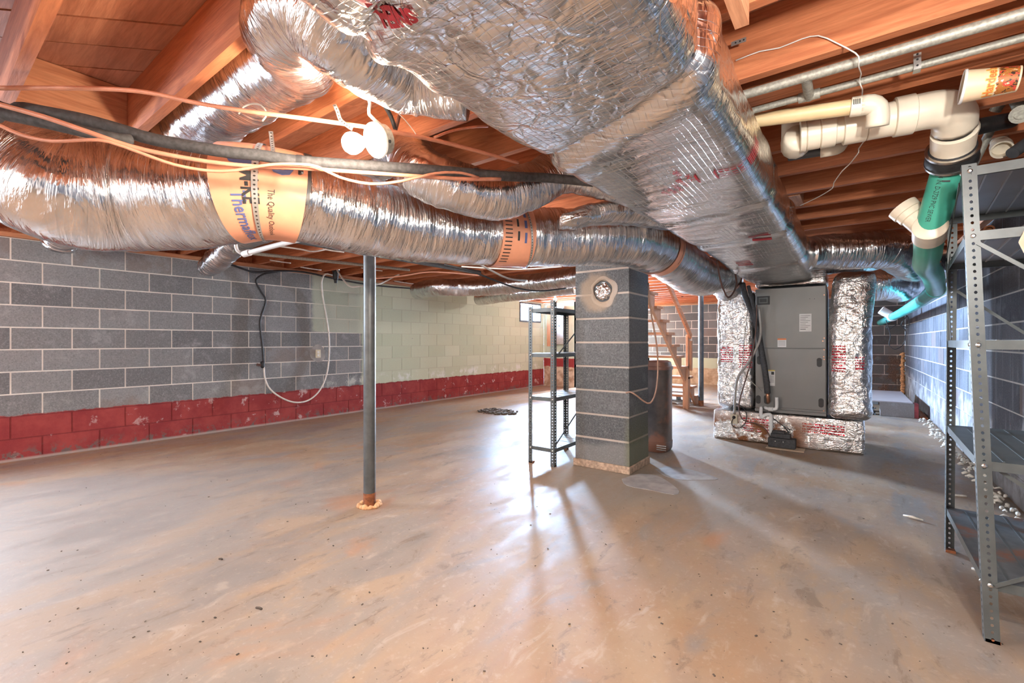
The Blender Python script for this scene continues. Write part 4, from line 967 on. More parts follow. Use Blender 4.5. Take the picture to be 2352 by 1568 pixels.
WYE = Vector((.290, 2.83, 1.60)); tail = [WYE, Vector((.315, 3.15, 1.54)), Vector((.335, 3.42, 1.52)), Vector((.42, 3.95, 1.512)), W(2150, 665, 3.55), W(2110, 695, 4.7), W(2062, 722, 6.7), W(2022, 741, 9.3)]
smoothang(MB().cyl(g1, WYE, .057, 28).build('sewer_pipe', M['green'], dr))
d2_ = (tail[1]-WYE).normalized()
smoothang(MB().lathe(WYE-d2_*.06, d2_, [(0, .058), (.004, .063), (.13, .063), (.134, .058)], 28).build('wye_fitting', M['pvc'], dr))
bdir = (W(2074, 478, 2.17)-WYE).normalized(); elb([WYE, WYE+bdir*.06, WYE+bdir*.12], .050, 'wye_branch', M['pvc'], dr)
smoothang(MB().lathe(WYE+bdir*.095, bdir, [(0, .050), (.004, .055), (.03, .055), (.032, .060), (.068, .061), (.070, .050)], 28).build('branch_hub', M['pvc'], dr))
MB().tube(spline([tail[0]+d2_*.05]+tail[1:5], .04), .057, 24).build('sewer_pipe', M['green'], dr, True)
MB().tube(spline(tail[4:], .08), .057, 24).build('sewer_pipe', M['teal'], dr, True)
smoothang(MB().lathe(tail[4], (tail[5]-tail[4]), [(0, .062), (.12, .062)], 24).build('pipe_bell', M['teal'], dr))
wp = W(2052, 727, 7.2); smoothang(MB().lathe(wp, tail[7]-tail[6], [(0, .066), (.25, .066)], 20).build('white_coupling', M['pvc_w'], dr))
smoothang(MB().lathe(wp+Vector((-.02, .1, .02)), (-.8, 0, .6), [(0, .06), (.16, .065), (.17, .05)], 18).build('cleanout', M['pvc_w'], dr))
V_, F_ = text_mesh('4 IN. D-2729 PVC SEWER', .026); gl = (WYE-g1).length; dg = (WYE-g1).normalized()
toc = (Vector((0, 0, HC))-g1); toc = (toc-dg*toc.dot(dg)).normalized(); sdv = dg.cross(toc)
mk('lettering', [tuple(g1+dg*(.05+x*.72)+(toc*math.cos(.45-y/.057)-sdv*math.sin(.45-y/.057)*-1)*.0578) for x, y, z in V_], F_, M['ink'], dr)
mkv = [g1+dg*a+(toc*math.cos(b)+sdv*math.sin(b))*.0578 for a, b in ((.02, -.7), (.03, -.2), (.035, .2))]
MB().tube(spline(mkv, .01), .002, 5).build('marker_line', M['ink'], dr); MB().tube([g1+dg*.07+(toc*math.cos(b)+sdv*math.sin(b))*.0575 for b in (-.3, 0, .15)], .004, 5).build('marker_line', M['ink'], dr)
# small tan branch above, grey branch below, black branch to the right
sb_ = thing('drain_branch', 'tan two inch pipe lying along the white drain with a rounded elbow', 'pipe', W(1870, 280, 1.86))
T0, T1 = Vector((-.42, 2.165, 2.040)), W(1957, 246, 1.76)
smoothang(MB().cyl(T0, T1, .0285, 20).build('pipe', M['cpvc'], sb_))
td = (T1-T0).normalized(); smoothang(MB().lathe(T1-td*.005, td, [(0, .032), (.002, .036), (.045, .036)], 20).build('elbow_hub', M['pvc'], sb_))
elb([T1+td*.03, T1+td*.055, T1+td*.075+Vector((0, .01, -.012)), T1+td*.080+Vector((.0, .02, -.04)), T1+td*.078+Vector((0, .03, -.075))], .0365, 'elbow', M['pvc'], sb_)
for i in range(4):
    c = T1+td*(.006+.006*i); MB().box(c.x-.0016, c.x+.0016, c.y-.037, c.y-.034, c.z-.006, c.z+.014).build('print', M['ink'], sb_)
gb = thing('grey_branch_pipe', 'dark grey pipe with white elbow below the white drain', 'pipe', W(1850, 350, 2.2))
smoothang(MB().cyl(W(1812, 359, 2.225), W(1893, 346, 2.12), .022, 16).build('pipe', M['darkgrey'], gb))
elb([W(1885, 347, 2.12), W(1908, 343, 2.10), W(1925, 338, 2.11), W(1932, 328, 2.14), W(1934, 318, 2.17)], .030, 'elbow', M['pvc'], gb)
bb_ = thing('black_branch_pipe', 'black pipe entering the drain elbow from the right through a white socket', 'pipe', W(2280, 285, 2.0))
smoothang(MB().cyl(W(2222, 296, 1.92), W(2322, 276, 2.06), .034, 20).build('pipe', M['black'], bb_))
smoothang(MB().cyl(W(2178, 303, 1.88), W(2222, 296, 1.92), .040, 20).build('socket', M['pvc'], bb_))
smoothang(MB().lathe(W(2203, 299, 1.91), (W(2222, 296, 1.92)-W(2203, 299, 1.91)), [(0, .043), (.004, .047), (.045, .047), (.047, .036)], 20).build('socket_rim', M['pvc'], bb_))
def pipe1(name, a, b, r, mat, label, cat='pipe'): return tag(smoothang(MB().cyl(a, b, r, 16).build(name, mat)), label, cat)
pipe1('grey_pipe', W(2236, 378, 2.2), W(2280, 290, 2.12), .017, M['galv'], 'grey pipe slanting up behind the top shelf')
pipe1('grey_pipe', W(2285, 255, 2.05), W(2312, 215, 2.0), .022, M['galv'], 'short grey pipe stub under the paper cup')
gp = thing('grey_pipe_fitting', 'grey pipe with a round flange at the right edge below the cup', 'pipe', W(2345, 250, 1.9))
smoothang(MB().cyl(W(2322, 205, 1.9), W(2342, 250, 1.95), .022, 14).build('pipe', M['galv'], gp))
smoothang(MB().lathe(W(2345, 262, 1.9), W(2335, 268, 1.8)-W(2345, 262, 1.9), [(0, .035), (.02, .035), (.02, .018), (.028, .018)], 18).build('flange', M['galv'], gp))
cp_ = thing('capped_pipe', 'short white pipe stub with open end above the right shelf', 'pipe', W(2298, 335, 2.25))
smoothang(MB().lathe(W(2294, 318, 2.28), W(2302, 350, 2.15)-W(2294, 318, 2.28), [(0, .034), (.08, .034)], 20).build('pipe', M['pvc'], cp_))
smoothang(MB().lathe(W(2299, 335, 2.2), W(2302, 350, 2.15)-W(2294, 318, 2.28), [(0, .036), (.004, .041), (.06, .041), (.06, .034), (.02, .034)], 20).build('socket', M['pvc'], cp_))
pipe1('black_pipe', W(2325, 352, 2.1), W(2400, 300, 2.1), .026, M['darkgrey'], 'dark pipe rising at the right edge above the shelf')
rp = thing('rusty_pipe_stub', 'rusty open pipe end sticking out behind the second shelf', 'pipe', W(2272, 527, 2.9))
q0, q1 = WX(2254, 536, .885), W(2272, 527, 3.25); smoothang(MB().lathe(q0, q1-q0, [(0, .030), ((q1-q0).length, .031), ((q1-q0).length, .020), ((q1-q0).length-.05, .019)], 20).build('pipe', M['rust'], rp))
smoothang(MB().lathe(q0, q1-q0, [(0, .036), (.02, .038), (.06, .038)], 20).build('pipe_collar', M['pvc'], rp))
# galvanised water lines hung under the joists
wl1 = thing('water_pipe', 'upper galvanised water pipe strapped under the joists', 'pipe', Vector((0, 1.935, 2.02)))
smoothang(MB().cyl((-.78, 1.93, 2.036), (.86, 1.94, 2.036), .0165, 14).build('pipe', M['galv'], wl1))
wl2 = thing('water_pipe', 'lower galvanised water pipe with tee fitting', 'pipe', Vector((0, 2.08, 2.02)))
smoothang(MB().cyl((-.78, 2.085, 2.036), (.86, 2.085, 2.034), .0125, 14).build('pipe', M['galv'], wl2))
tq = W(1858, 208, 1.74); tx = tq.x
smoothang(MB().cyl((tx, 1.93, 2.036), (tx, 2.09, 2.030), .017, 14).build('tee_branch', M['galv'], wl2))
smoothang(MB().cyl((tx-.035, 2.085, 2.034), (tx+.035, 2.085, 2.034), .0185, 14).build('tee_sleeve', M['galv'], wl2))
sq = WY(2107, 140, 2.07); m = MB(); m.box(sq.x-.010, sq.x+.010, 2.068, 2.0705, 2.018, 2.085).box(sq.x-.010, sq.x+.010, 2.0705, 2.10, 2.018, 2.0205)
hs_ = m.build('hanger_strap', M['strap'], wl2)
for z in (2.03, 2.05, 2.068): MB().cyl((sq.x, 2.0675, z), (sq.x, 2.0665, z), .0035, 8).build('strap_hole', M['cabinet_d'], hs_)
wc = W(1700, 95, 1.66); m = MB().box(wc.x-.03, wc.x+.02, wc.y-.0015, wc.y, wc.z-.008, wc.z+.008); so = m.build('strap_end', M['strap']); tag(so, 'perforated metal strap end poking out beside the trunk', 'strap')
for k in (-.015, 0, .012): MB().cyl((wc.x+k, wc.y-.0025, wc.z), (wc.x+k, wc.y-.0015, wc.z), .003, 8).build('strap_hole', M['cabinet_d'], so)
# ---- paper cup wedged over the elbow
ca, cbp = W(2210, 200, 1.58), W(2340, 181, 1.50); cd = (cbp-ca); cl = cd.length; cd.normalize()
cu = thing('paper_cup', 'printed paper drink cup lying on top of the drain elbow', 'cup', ca+Vector((0, 0, -.06)))
tc = (Vector((0, 0, HC))-ca); tc = (tc-cd*tc.dot(cd)).normalized(); cs = cd.cross(tc)   # toward camera / sideways
if cs.z < 0: cs = -cs
def cr(d): return .052-.013*d/cl
def cup_pt(d, a, off=0): return ca+cd*d+(tc*math.cos(a)+cs*math.sin(a))*(cr(d)+off)
def cup_mat():
    N = NT('cup_print'); x, y, z = N.xyz(N.uv()); p = N.uv()
    n1 = N.noise(N.vec(p, (60, 60, 1)), 1, 3, .6, .6); n2 = N.noise(N.vec(p, (38, 38, 1), (3, 7, 0)), 1, 3, .6, .6)
    edge = N.math('ADD', x, N.math('MULTIPLY', N.math('SUBTRACT', N.noise(N.vec(p, (1, 90, 1)), 1, 2), .5), .02))
    art = N.mix(N.ramp(n1, .42, .46), (.05, .025, .015), (.42, .15, .03)); art = N.mix(N.ramp(n2, .55, .58), art, (.62, .07, .04)); art = N.mix(N.ramp(n1, .64, .67), art, (.78, .62, .42))
    inb = N.math('MULTIPLY', N.ramp(edge, .080, .082), N.ramp(y, -.055, -.050)); inb = N.math('MULTIPLY', inb, N.ramp(x, cl-.004, cl-.006))
    return N.out(N.mix(inb, (.82, .63, .41), art), .45)
nd, na = 40, 48; Vc = []; Uc = []
for i in range(nd):
    for k in range(na):
        d = cl*i/(nd-1); a = -math.pi+2*math.pi*k/na; Vc.append(cup_pt(d, a)); Uc.append((d, a*.05))
smoothang(mk('cup_wall', [tuple(v) for v in Vc], grid_faces(nd, na, True).tolist()+[[(nd-1)*na+k for k in range(na)]], cup_mat(), cu, True, Uc))
m = MB().lathe(ca, cd, [(0, .0505), (-.003, .052), (-.002, .0545), (.003, .0555), (.006, .054), (.006, .0515)], 36); m.f = m.f[:-2]; m.build('rolled_rim', M['paper'], cu, True)
m = MB().lathe(ca+cd*.001, cd, [(0, .0512), (cl*.9, .0392), (cl*.9, .001)], 36); m.f = m.f[:-2]; smoothang(m.build('cup_liner', M['cream'], cu))
def cup_text(body, size, d0, a0, mat, off, bold):
    V, Fc = text_mesh(body, size, bold); r_ = .047
    mk('lettering', [tuple(cup_pt(d0-y, a0+x/r_, off)) for x, y, z in V], Fc, mat, cu)
cup_text("Hardee's", .031, .074, -1.05, M['yellowlab'], .0008, .0028); cup_text("Hardee's", .031, .074, -1.05, M['orangeink'], .0014, .0008)
# ---- thin white wire on the joists
wire('thin_wire', [WY(u, v, y) for u, v, y in ((1690, 139, 1.873), (1745, 118, 1.873), (1790, 110, 1.873), (1840, 90, 1.873), (1880, 82, 1.873), (1920, 98, 1.873), (1965, 122, 1.873), (1973, 136, 1.88), (1972, 152, 1.908), (1978, 170, 2.0), (1974, 183, 2.05), (1977, 196, 2.066), (1980, 203, 2.095), (1981, 208, 2.2), (1980, 222, 2.29))], .0022, M['cablew'], 'thin white wire draped over the galvanised pipes', 'wire', 6)
wire('thin_wire', [W(1989, 318, 2.02), W(1972, 342, 2.06), W(1972, 350, 2.06), W(1950, 378, 2.2), W(1935, 392, 2.25), W(1915, 420, 2.4), W(1912, 432, 2.45), W(1880, 452, 2.6), W(1838, 472, 2.8)], .0025, M['cablew'], 'thin kinked white wire hanging below the white drain', 'wire', 6)
MBb = MB().box(-.02, .02, -.1, .1, 0, .1)
qb = WY(1830, 465, 3.74); tag(MB().box(qb.x-.06, qb.x+.03, 3.60, 3.90, HJ+.0, HJ+.09).build('wood_block', M['pine_y']), 'small orange wood block between joists next to the trunk', 'wood block')
qb = W(1685, 40, 1.5); tag(MB().box(-.272, -.235, 1.22, 1.455, 2.0, HS-.004).build('wood_block', M['pine_y']), 'upright timber cleat squeezed between the trunk and the joists', 'wood block')

# ================================================================ LAMPS
lf = W(866, 322, 1.56); lb_ = W(800, 330, 1.475); la = (lb_-lf).normalized()
lp = thing('bulb_fixture', 'round white bulb socket dangling with a lit bare bulb', 'lamp', lf+Vector((0, 0, -.06)))
smoothang(MB().lathe(lf-la*.036, la, [(0, .046), (.003, .050), (.036, .050)], 28).build('junction_box', M['galv'], lp))
smoothang(MB().lathe(lf, la, [(0, .057), (.004, .059), (.010, .057), (.014, .045), (.018, .028), (.034, .024), (.036, .018)], 32).build('socket', M['white'], lp))
b0 = lf+la*.034
MB().lathe(b0, la, [(0, .013), (.022, .015), (.036, .022), (.050, .030), (.066, .0345), (.080, .033), (.092, .025), (.099, .013), (.101, .002)], 28).build('bulb', M['bulb'], lp, True)
for k in range(4):
    a = k*1.57+.4; u_ = la.orthogonal().normalized(); w_ = la.cross(u_); c = lf-la*.012+(u_*math.cos(a)+w_*math.sin(a))*.0502
    MB().cyl(c, c+(u_*math.cos(a)+w_*math.sin(a))*.001, .006, 8).build('knockout', M['cabinet_d'], lp)
wire('lamp_cord', [lf-la*.02+Vector((0, 0, .048)), W(848, 262, 1.56), W(850, 240, 1.57), W(844, 212, 1.58), W(842, 190, 1.6)], .006, M['cablew'], 'white cord holding up the dangling bulb socket', 'cord')
wire('black_cable', [W(862, 215, 1.62), W(885, 245, 1.66), W(898, 268, 1.70), W(908, 296, 1.72)], .008, M['black'], 'black cable kinking down from the joist right of the bulb', 'cable')
wire('black_cable', [W(925, 225, 1.78), W(918, 262, 1.76), W(909, 298, 1.72)], .0065, M['brownc'], 'brown cable hanging straight beside the black one near the bulb', 'cable')
wire('thin_wire', [W(888, 222, 1.66), W(905, 250, 1.68), W(930, 275, 1.70), W(950, 300, 1.72), W(955, 308, 1.72)], .0018, M['cablew'], 'thin curly wire right of the bulb socket', 'wire', 6)
l2 = W(1275, 681, 9.4); lp2 = thing('bulb_fixture', 'lit bulb at the far ceiling above the short shelf', 'lamp', l2)
smoothang(MB().lathe(Vector((l2.x, l2.y, HJ-.001)), (0, 0, -1), [(0, .05), (.012, .055), (.02, .05), (.03, .025), (.05, .022)], 20).build('socket', M['white'], lp2))
MB().lathe(Vector((l2.x, l2.y, HJ-.05)), (0, 0, -1), [(0, .013), (.03, .02), (.06, .033), (.08, .033), (.10, .018), (.104, .002)], 20).build('bulb', M['bulb2'], lp2, True)
def fill_bulb(x, y, label, mat='fill_near', drop=0.0):  # extra unseen bulbs, added only to brighten the room
    t = thing('bulb_fixture', label, 'lamp', Vector((x, y, HJ-.15-drop)))
    if drop: MB().cyl((x, y, HJ), (x, y, HJ-drop-.01), .006, 8).build('cord', M['cablew'], t)
    smoothang(MB().lathe(Vector((x, y, HJ-.001-drop)), (0, 0, -1), [(0, .05), (.012, .055), (.02, .05), (.03, .025), (.05, .022)], 20).build('socket', M['white'], t))
    MB().lathe(Vector((x, y, HJ-.05-drop)), (0, 0, -1), [(0, .013), (.03, .02), (.06, .033), (.08, .033), (.10, .018), (.104, .002)], 20).build('bulb', M[mat], t, True)
fill_bulb(-2.6, 2.72, 'added fill bulb on the joists hidden above the big flex duct', 'fill_hidden')
fill_bulb(-3.4, 6.82, 'added fill bulb on the joists hidden behind the chimney', 'fill_hidden')
fill_bulb(.45, .67, 'added fill bulb on the joists overhead beside the near shelf', 'fill_near', .28)
fill_bulb(-4.0, -1.38, 'added fill bulb on the joists behind the viewer near the left window', 'fill_near', .2)
fill_bulb(-2.0, -2.2, 'added fill bulb on the joists behind the viewer in mid room', 'fill_near', .25)
fill_bulb(.3, -.15, 'added fill bulb on the joists behind the viewer near the right wall', 'fill_near', .1)
q = WX(771, 632, XL+.25); fl_ = thing('black_lampholder', 'small black lampholder hanging at the top of the left wall', 'lamp', q)
smoothang(MB().lathe(q+Vector((0, 0, .09)), (0, 0, -1), [(0, .055), (.03, .055), (.035, .045), (.15, .036), (.155, .025), (.20, .02)], 18).build('shade', M['black'], fl_))
MB().lathe(q+Vector((0, 0, .092)), (0, 0, -1), [(0, .058), (.02, .058)], 18).build('rim', M['chrome'], fl_, True)
MB().cyl(q+Vector((0, 0, .09)), Vector((q.x, q.y, HJ)), .008, 8).build('stem', M['black'], fl_)
wire('cable', [q+Vector((0, 0, .1)), W(800, 655, 6.1), W(828, 657, 6.15), W(870, 652, 6.3), WH(908, 634, 2.05), WH(916, 631, 2.06)], .011, M['cablew'], 'white cable swagging behind the post from the black lampholder')

# ================================================================ PIPE AND CABLES ACROSS THE LEFT
bp = thing('insulated_pipe', 'long black foam insulated pipe crossing in front of the big flex duct', 'pipe', W(690, 372, 1.85))
PB = [Vector((-2.15, -.4, 2.0)), W(-40, 230, 1.58), W(60, 250, 1.58), W(200, 277, 1.60), W(300, 305, 1.62), W(357, 321, 1.64), W(500, 346, 1.69), W(600, 357, 1.74), W(690, 370, 1.79), W(850, 381, 1.87), W(1000, 391, 1.95), W(1150, 404, 2.06), W(1250, 408, 2.2), (-1.0, 2.0, 1.86)]
MB().tube(spline(PB, .03), .0215, 16).build('foam_sleeve', M['foamblk'], bp, True)
for (u, v, z, s_) in ((688, 370, 1.79, .026), (1093, 399, 2.01, .026)):
    c = W(u, v, z); d = (W(u+20, v+2, z+.01)-c).normalized(); smoothang(MB().lathe(c-d*.010, d, [(0, .0225), (0, s_-.002), (.02, s_-.002), (.02, .0225)], 16).build('tape', M['tape'], bp))
c = W(691, 382, 1.745); MB().box(c.x-.012, c.x+.012, c.y-.004, c.y+.004, c.z-.03, c.z+.012).build('tape_tail', M['tape'], bp)
bp2 = MB().tube(spline([Vector((-2.05, -.4, 1.95)), W(-60, 246, 1.50), W(0, 261, 1.50), W(100, 281, 1.51), W(200, 304, 1.53), W(270, 318, 1.57), W(300, 320, 1.60)], .03), .0185, 14).build('insulated_pipe', M['foamblk'], None, True)
tag(bp2, 'second black foam pipe diving onto the flex at the left edge', 'pipe')
wire('cable', [W(-60, 200, 1.62), W(0, 202, 1.62), W(150, 202, 1.62), W(280, 206, 1.62), W(360, 216, 1.62), W(450, 236, 1.62), W(560, 254, 1.60), W(700, 272, 1.63), W(830, 290, 1.67), W(900, 302, 1.70), W(1000, 322, 1.80), W(1100, 348, 1.95), W(1190, 374, 2.10)], .0078, M['copper'], 'orange cable running level from the left edge past the bulb')
wire('cable', [W(-60, 222, 1.44), W(0, 240, 1.44), W(100, 268, 1.45), W(200, 302, 1.46), W(300, 336, 1.52), W(400, 358, 1.58), W(500, 374, 1.64), W(600, 383, 1.69), W(690, 386, 1.715), W(850, 397, 1.80), W(1000, 407, 1.88), W(1080, 411, 1.93), W(1150, 411, 1.99)], .0078, M['copper'], 'orange cable following just beneath the black foam pipe')
wire('cable', [W(-60, 260, 1.40), W(0, 288, 1.40), W(50, 310, 1.40), W(120, 324, 1.40), W(200, 321, 1.41), W(250, 325, 1.43), W(320, 350, 1.48), W(400, 378, 1.54), W(480, 392, 1.60), W(540, 391, 1.63), W(620, 378, 1.655), W(690, 377, 1.675), W(730, 383, 1.70), W(780, 407, 1.74), W(850, 422, 1.77), W(920, 416, 1.81), W(1000, 398, 1.85), W(1060, 397, 1.89), W(1100, 408, 1.92)], .0055, M['copper'], 'thin pinkish cable looping in swags below the black foam pipe')
wire('cable', [W(-40, 208, 1.95), W(0, 217, 1.95), W(60, 232, 1.98), W(105, 245, 2.0), W(140, 260, 2.02), W(200, 275, 2.05), W(270, 288, 2.1)], .006, M['cablew'], 'white cable along the blocking at the left edge')
wire('thin_wire', [W(548, 262, 1.75), W(560, 245, 1.75), W(580, 238, 1.74), W(600, 242, 1.73), W(612, 258, 1.73), W(610, 268, 1.73), W(602, 278, 1.73)], .0035, M['cableg'], 'small curled loop of grey wire beside the joist bay duct', 'wire', 6)
wire('cable', [W(998, 315, 1.72), W(1040, 300, 1.85), W(1085, 292, 1.95), W(1120, 290, 2.05)], .005, M['copper'], 'short orange cable curving up to the trunk edge')
def strapbar(pts, w_, name, label, mat=None):
    P = spline(pts, .01); n = len(P); V = []; U = []; s_ = 0
    for i in range(n):
        t = P[min(i+1, n-1)]-P[max(i-1, 0)]; t /= np.linalg.norm(t); vw = P[i]-np.array([0, 0, HC]); sd = np.cross(t, vw); sd /= np.linalg.norm(sd)
        if i: s_ += np.linalg.norm(P[i]-P[i-1])
        V += [P[i]-sd*w_/2, P[i]+sd*w_/2]; U += [(s_, -.5), (s_, .5)]
    o = mk(name, V, grid_faces(n, 2, False), mat or M['perf'], None, True, U); md = o.modifiers.new('thick', 'SOLIDIFY'); md.thickness = .0012
    return tag(o, label, 'strap')
strapbar([W(622, 302, 1.98), W(624, 320, 1.97), W(627, 345, 1.93), W(628, 360, 1.9)], .018, 'hanger_strap', 'perforated metal strap hanging above the orange label sleeve')
strapbar([W(768, 240, 1.66), W(775, 255, 1.65), W(782, 275, 1.64), W(800, 290, 1.62), W(810, 296, 1.61)], .014, 'hanger_strap', 'loose curled perforated strap end above the lit bulb')
# conduit and pipes seen under the flex
pc = thing('conduit_pipe', 'white plastic conduit slanting under the orange label sleeve', 'pipe', W(600, 578, 3.4))
MB().tube(spline([W(702, 547, 3.2), W(640, 562, 3.32), W(568, 581, 3.45)], .03), .018, 14).build('pipe', M['pvc_w'], pc, True)
smoothang(MB().cyl(W(574, 579.5, 3.44), W(560, 583.5, 3.47), .024, 14).build('end_socket', M['pvc_w'], pc))
elb([W(541, 548, 3.45), W(542, 565, 3.45), W(546, 576, 3.46), W(556, 583, 3.47)], .012, 'riser', M['pvc_w'], pc)
pipe1('iron_pipe', (-3.95, 1.75, 1.985), (-3.92, 4.55, 1.995), .028, M['darkgrey'], 'long dark iron pipe hung under the joists behind the flex')
pipe1('iron_pipe', (-5.0, 2.0, 2.0), (-4.55, 3.9, 2.01), .018, M['galv'], 'grey pipe under the joists left of the steel post')
wire('cable', [WX(480, 588, XL+.12), WX(560, 618, XL+.10), WX(590, 625, XL+.09), WX(640, 622, XL+.1), WX(700, 625, XL+.1), WX(770, 640, XL+.1), WX(860, 655, XL+.1), WX(980, 665, XL+.1)], .012, M['black'], 'black cable stapled along the top of the left wall')
wire('cable', [WX(642, 623, XL+.08), WX(610, 628, XL+.06), WX(592, 638, XL+.04), WX(588, 648, XL+.03), WX(600, 670, XL+.03), WX(610, 690, XL+.03), WX(600, 725, XL+.03), WX(597, 745, XL+.03), WX(603, 800, XL+.03), WX(605, 833, XL+.035)], .012, M['black'], 'black cord dangling down the grey block wall', 'cord')
cpq = WX(603, 838, XL+.04); cn = thing('cord_connector', 'taped dark connector where the black and white cords meet', 'connector', cpq+Vector((0, 0, -.06)))
MB().lathe(cpq+Vector((0, 0, .05)), (0, 0, -1), [(0, .012), (.01, .026), (.07, .024), (.09, .012)], 10).build('plug_body', M['black'], cn, True)
MB().bar(cpq+Vector((.0, -.07, .01)), cpq+Vector((0, .02, -.01)), .02, .03).build('tape_flag', M['brownc'], cn)
wire('cable', [WX(606, 842, XL+.04), WX(609, 870, XL+.05), WX(622, 895, XL+.07), WX(650, 915, XL+.10), WX(680, 924, XL+.12), WX(710, 918, XL+.10), WX(735, 895, XL+.08), WX(750, 860, XL+.06), WX(756, 815, XL+.05), WX(755, 765, XL+.05), WX(748, 720, XL+.05), WX(741, 680, XL+.05), WX(739, 645, XL+.12), WX(748, 629, XL+.16), WX(765, 632, XL+.19)], .011, M['cablew'], 'white cable hanging in a big loop on the left wall', 'cord')
for pts, nm, r_, mt in (([W(1020, 607, 4.6), W(1080, 622, 4.7), W(1140, 645, 4.9), W(1190, 662, 5.2), W(1240, 668, 5.5), W(1300, 662, 5.7)], 'black cable sagging across the far ceiling toward the chimney', .010, M['black']),
                        ([W(1090, 600, 4.2), W(1130, 622, 4.4), W(1170, 640, 4.6), W(1210, 644, 4.9)], 'grey cable drooping under the second label sleeve', .010, M['cableg']),
                        ([W(640, 565, 4.5), W(690, 572, 4.6), W(720, 577, 4.7), W(760, 570, 4.9)], 'pale cable draped under the joists by the white conduit', .008, M['cablew']),
                        ([W(860, 640, 5.6), W(920, 634, 5.7), W(980, 625, 5.6), W(1030, 626, 5.5), W(1100, 632, 5.3)], 'tan cable crossing under the joists right of the post', .009, M['copper']),
                        ([W(1060, 612, 4.8), W(1130, 616, 4.8), W(1200, 618, 4.7), W(1290, 612, 4.5)], 'pale cable running under the big flex to the chimney', .008, M['cablew'])):
    wire('cable', pts, r_, mt, nm)
for i, (u, v, z) in enumerate(((620, 597, 4.9), (690, 613, 5.1), (830, 615, 5.2), (742, 572, 4.6), (905, 645, 6.2))):
    wire('staple_wire', [WH(u, v, 2.066), WH(u+25, v+4, 2.066), WH(u+48, v+7, 2.066)], .007, M['cablew'], ['short pale cable end over the wall top by the foil elbow', 'short pale cable end above the wall cord', 'short pale cable end just right of the post', 'short pale cable end beside the white conduit', 'short pale cable end far along the ceiling'][i])

# ================================================================ WALL FITTINGS
q = WX(730, 812, XL); so = thing('wall_outlet', 'cream double socket on the grey block wall inside the cable loop', 'outlet', q)
MB().box(XL+.001, XL+.012, q.y-.037, q.y+.037, q.z-.058, q.z+.058).build('cover_plate', M['cream'], so, False, .003)
for dz in (-.022, .022): MB().lathe((XL+.012, q.y, q.z+dz), (1, 0, 0), [(0, .016), (.003, .015)], 14).build('receptacle', M['white'], so)
ptc = []
for k in range(28):
    a = 2*math.pi*k/28; r_ = .13+.04*vnoise(np.array([math.cos(a)*1.5, math.sin(a)*1.5, 4.0])); ptc.append((q.y+math.cos(a)*r_, q.z+math.sin(a)*r_*.85))
m = MB().prism(ptc, XL-.002, XL+.0012); m.warp(lambda a, b, c: (c, a, b)); m.build('plaster_patch', M['slabpatch'], so)
eb = WY(1266, 745, YA); x0, x1 = WY(1258, 745, YA).x, WY(1275, 745, YA).x; zt, zb = WY(1266, 702, YA).z, WY(1266, 795, YA).z
tag(MB().box(x0, x1, YA-.04, YA-.002, zb, zt).build('backing_board', M['pine_z'], None, False, .003), 'orange wooden backing board on the far green wall', 'board')
x2 = WY(1301, 745, YA).x; ep = thing('electrical_panel', 'grey electrical panel beside the orange backing board', 'panel', Vector(((x1+x2)/2, YA-.06, zb+.05)))
MB().box(x1+.01, x2, YA-.11, YA-.002, zb+.05, zt-.03).build('panel_box', M['cableg'], ep, False, .004)
dp = MB().box(x1+.03, x2-.02, YA-.118, YA-.11, zb+.08, zt-.06).build('panel_door', M['cableg'], ep, False, .003)
MB().box(x1+.16, x1+.19, YA-.122, YA-.118, (zb+zt)/2-.02, (zb+zt)/2+.02).build('latch', M['cabinet_d'], dp)

# ================================================================ LOW PLATFORM AT THE RIGHT BACK
tag(MB().box(-.10, .70, 8.57, 10.4, .205, .222).build('plywood_sheet', M['ply'], None, False, .002), 'grey plywood sheet laid flat on blocks at the right wall', 'board')
b1 = thing('concrete_block', 'long grey block with red end under the plywood sheet', 'concrete block', Vector((.56, 8.66, 0)))
MB().box(.34, .72, 8.58, 8.77, 0, .2045).build('block_body', M['bx'], b1, False, .005); MB().box(.72, .765, 8.58, 8.77, 0, .2045).build('red_end', simple('red_painted_concrete', (.30, .05, .05), .8, 0, .3, 14, .2), b1, False, .004)
tag(MB().box(.0, .38, 10.1, 10.3, 0, .204).build('concrete_block', M['bx'], None, False, .005), 'grey block carrying the far end of the plywood', 'concrete block')
tag(MB().box(-.06, .12, 9.0, 9.2, 0, .204).build('concrete_block', M['bx'], None, False, .005), 'grey block in the shade beneath the plywood', 'concrete block')
m = MB()
for i in range(40): m.bar((.1+.2*random.random(), 8.62+.2*random.random(), .01), (.1+.2*random.random(), 8.62+.2*random.random(), .03+.08*random.random()), .02, .012)
tag(m.build('crumpled_plastic', M['black']), 'crumpled dark plastic stuffed under the plywood sheet', 'plastic', kind='stuff')
tag(MB().prism([(.775, 8.6), (.86, 8.55), (.86, 9.3), (.80, 9.2)], .002, .03).build('wood_scrap', M['rust']), 'thin brown board scrap between block and right wall', 'board')
fm = MB(); 
for i in range(34):
    z = .03+i*.024; s_ = .022+.018*random.random(); fm.lathe((XR-.05+.02*random.random(), YB-.06+.02*random.random(), z), (random.uniform(-.3, .3), random.uniform(-.3, .3), 1), [(0, s_*.7), (s_*.6, s_*1.2), (s_*1.3, s_*.9), (s_*1.7, .003)], 8)
tag(fm.build('foam_bead', M['foam'], None, True), 'lumpy orange foam bead up the far right corner', 'foam')
wire('cable', [W(2035, 735, 7.6), W(2045, 770, 7.6), W(2042, 790, 7.6), W(2055, 802, 7.6), W(2075, 790, 7.6), W(2080, 760, 7.5), W(2070, 745, 7.4), W(2083, 725, 7.3)], .006, M['black'], 'tangle of thin black wire hanging below the green pipe', 'wire')
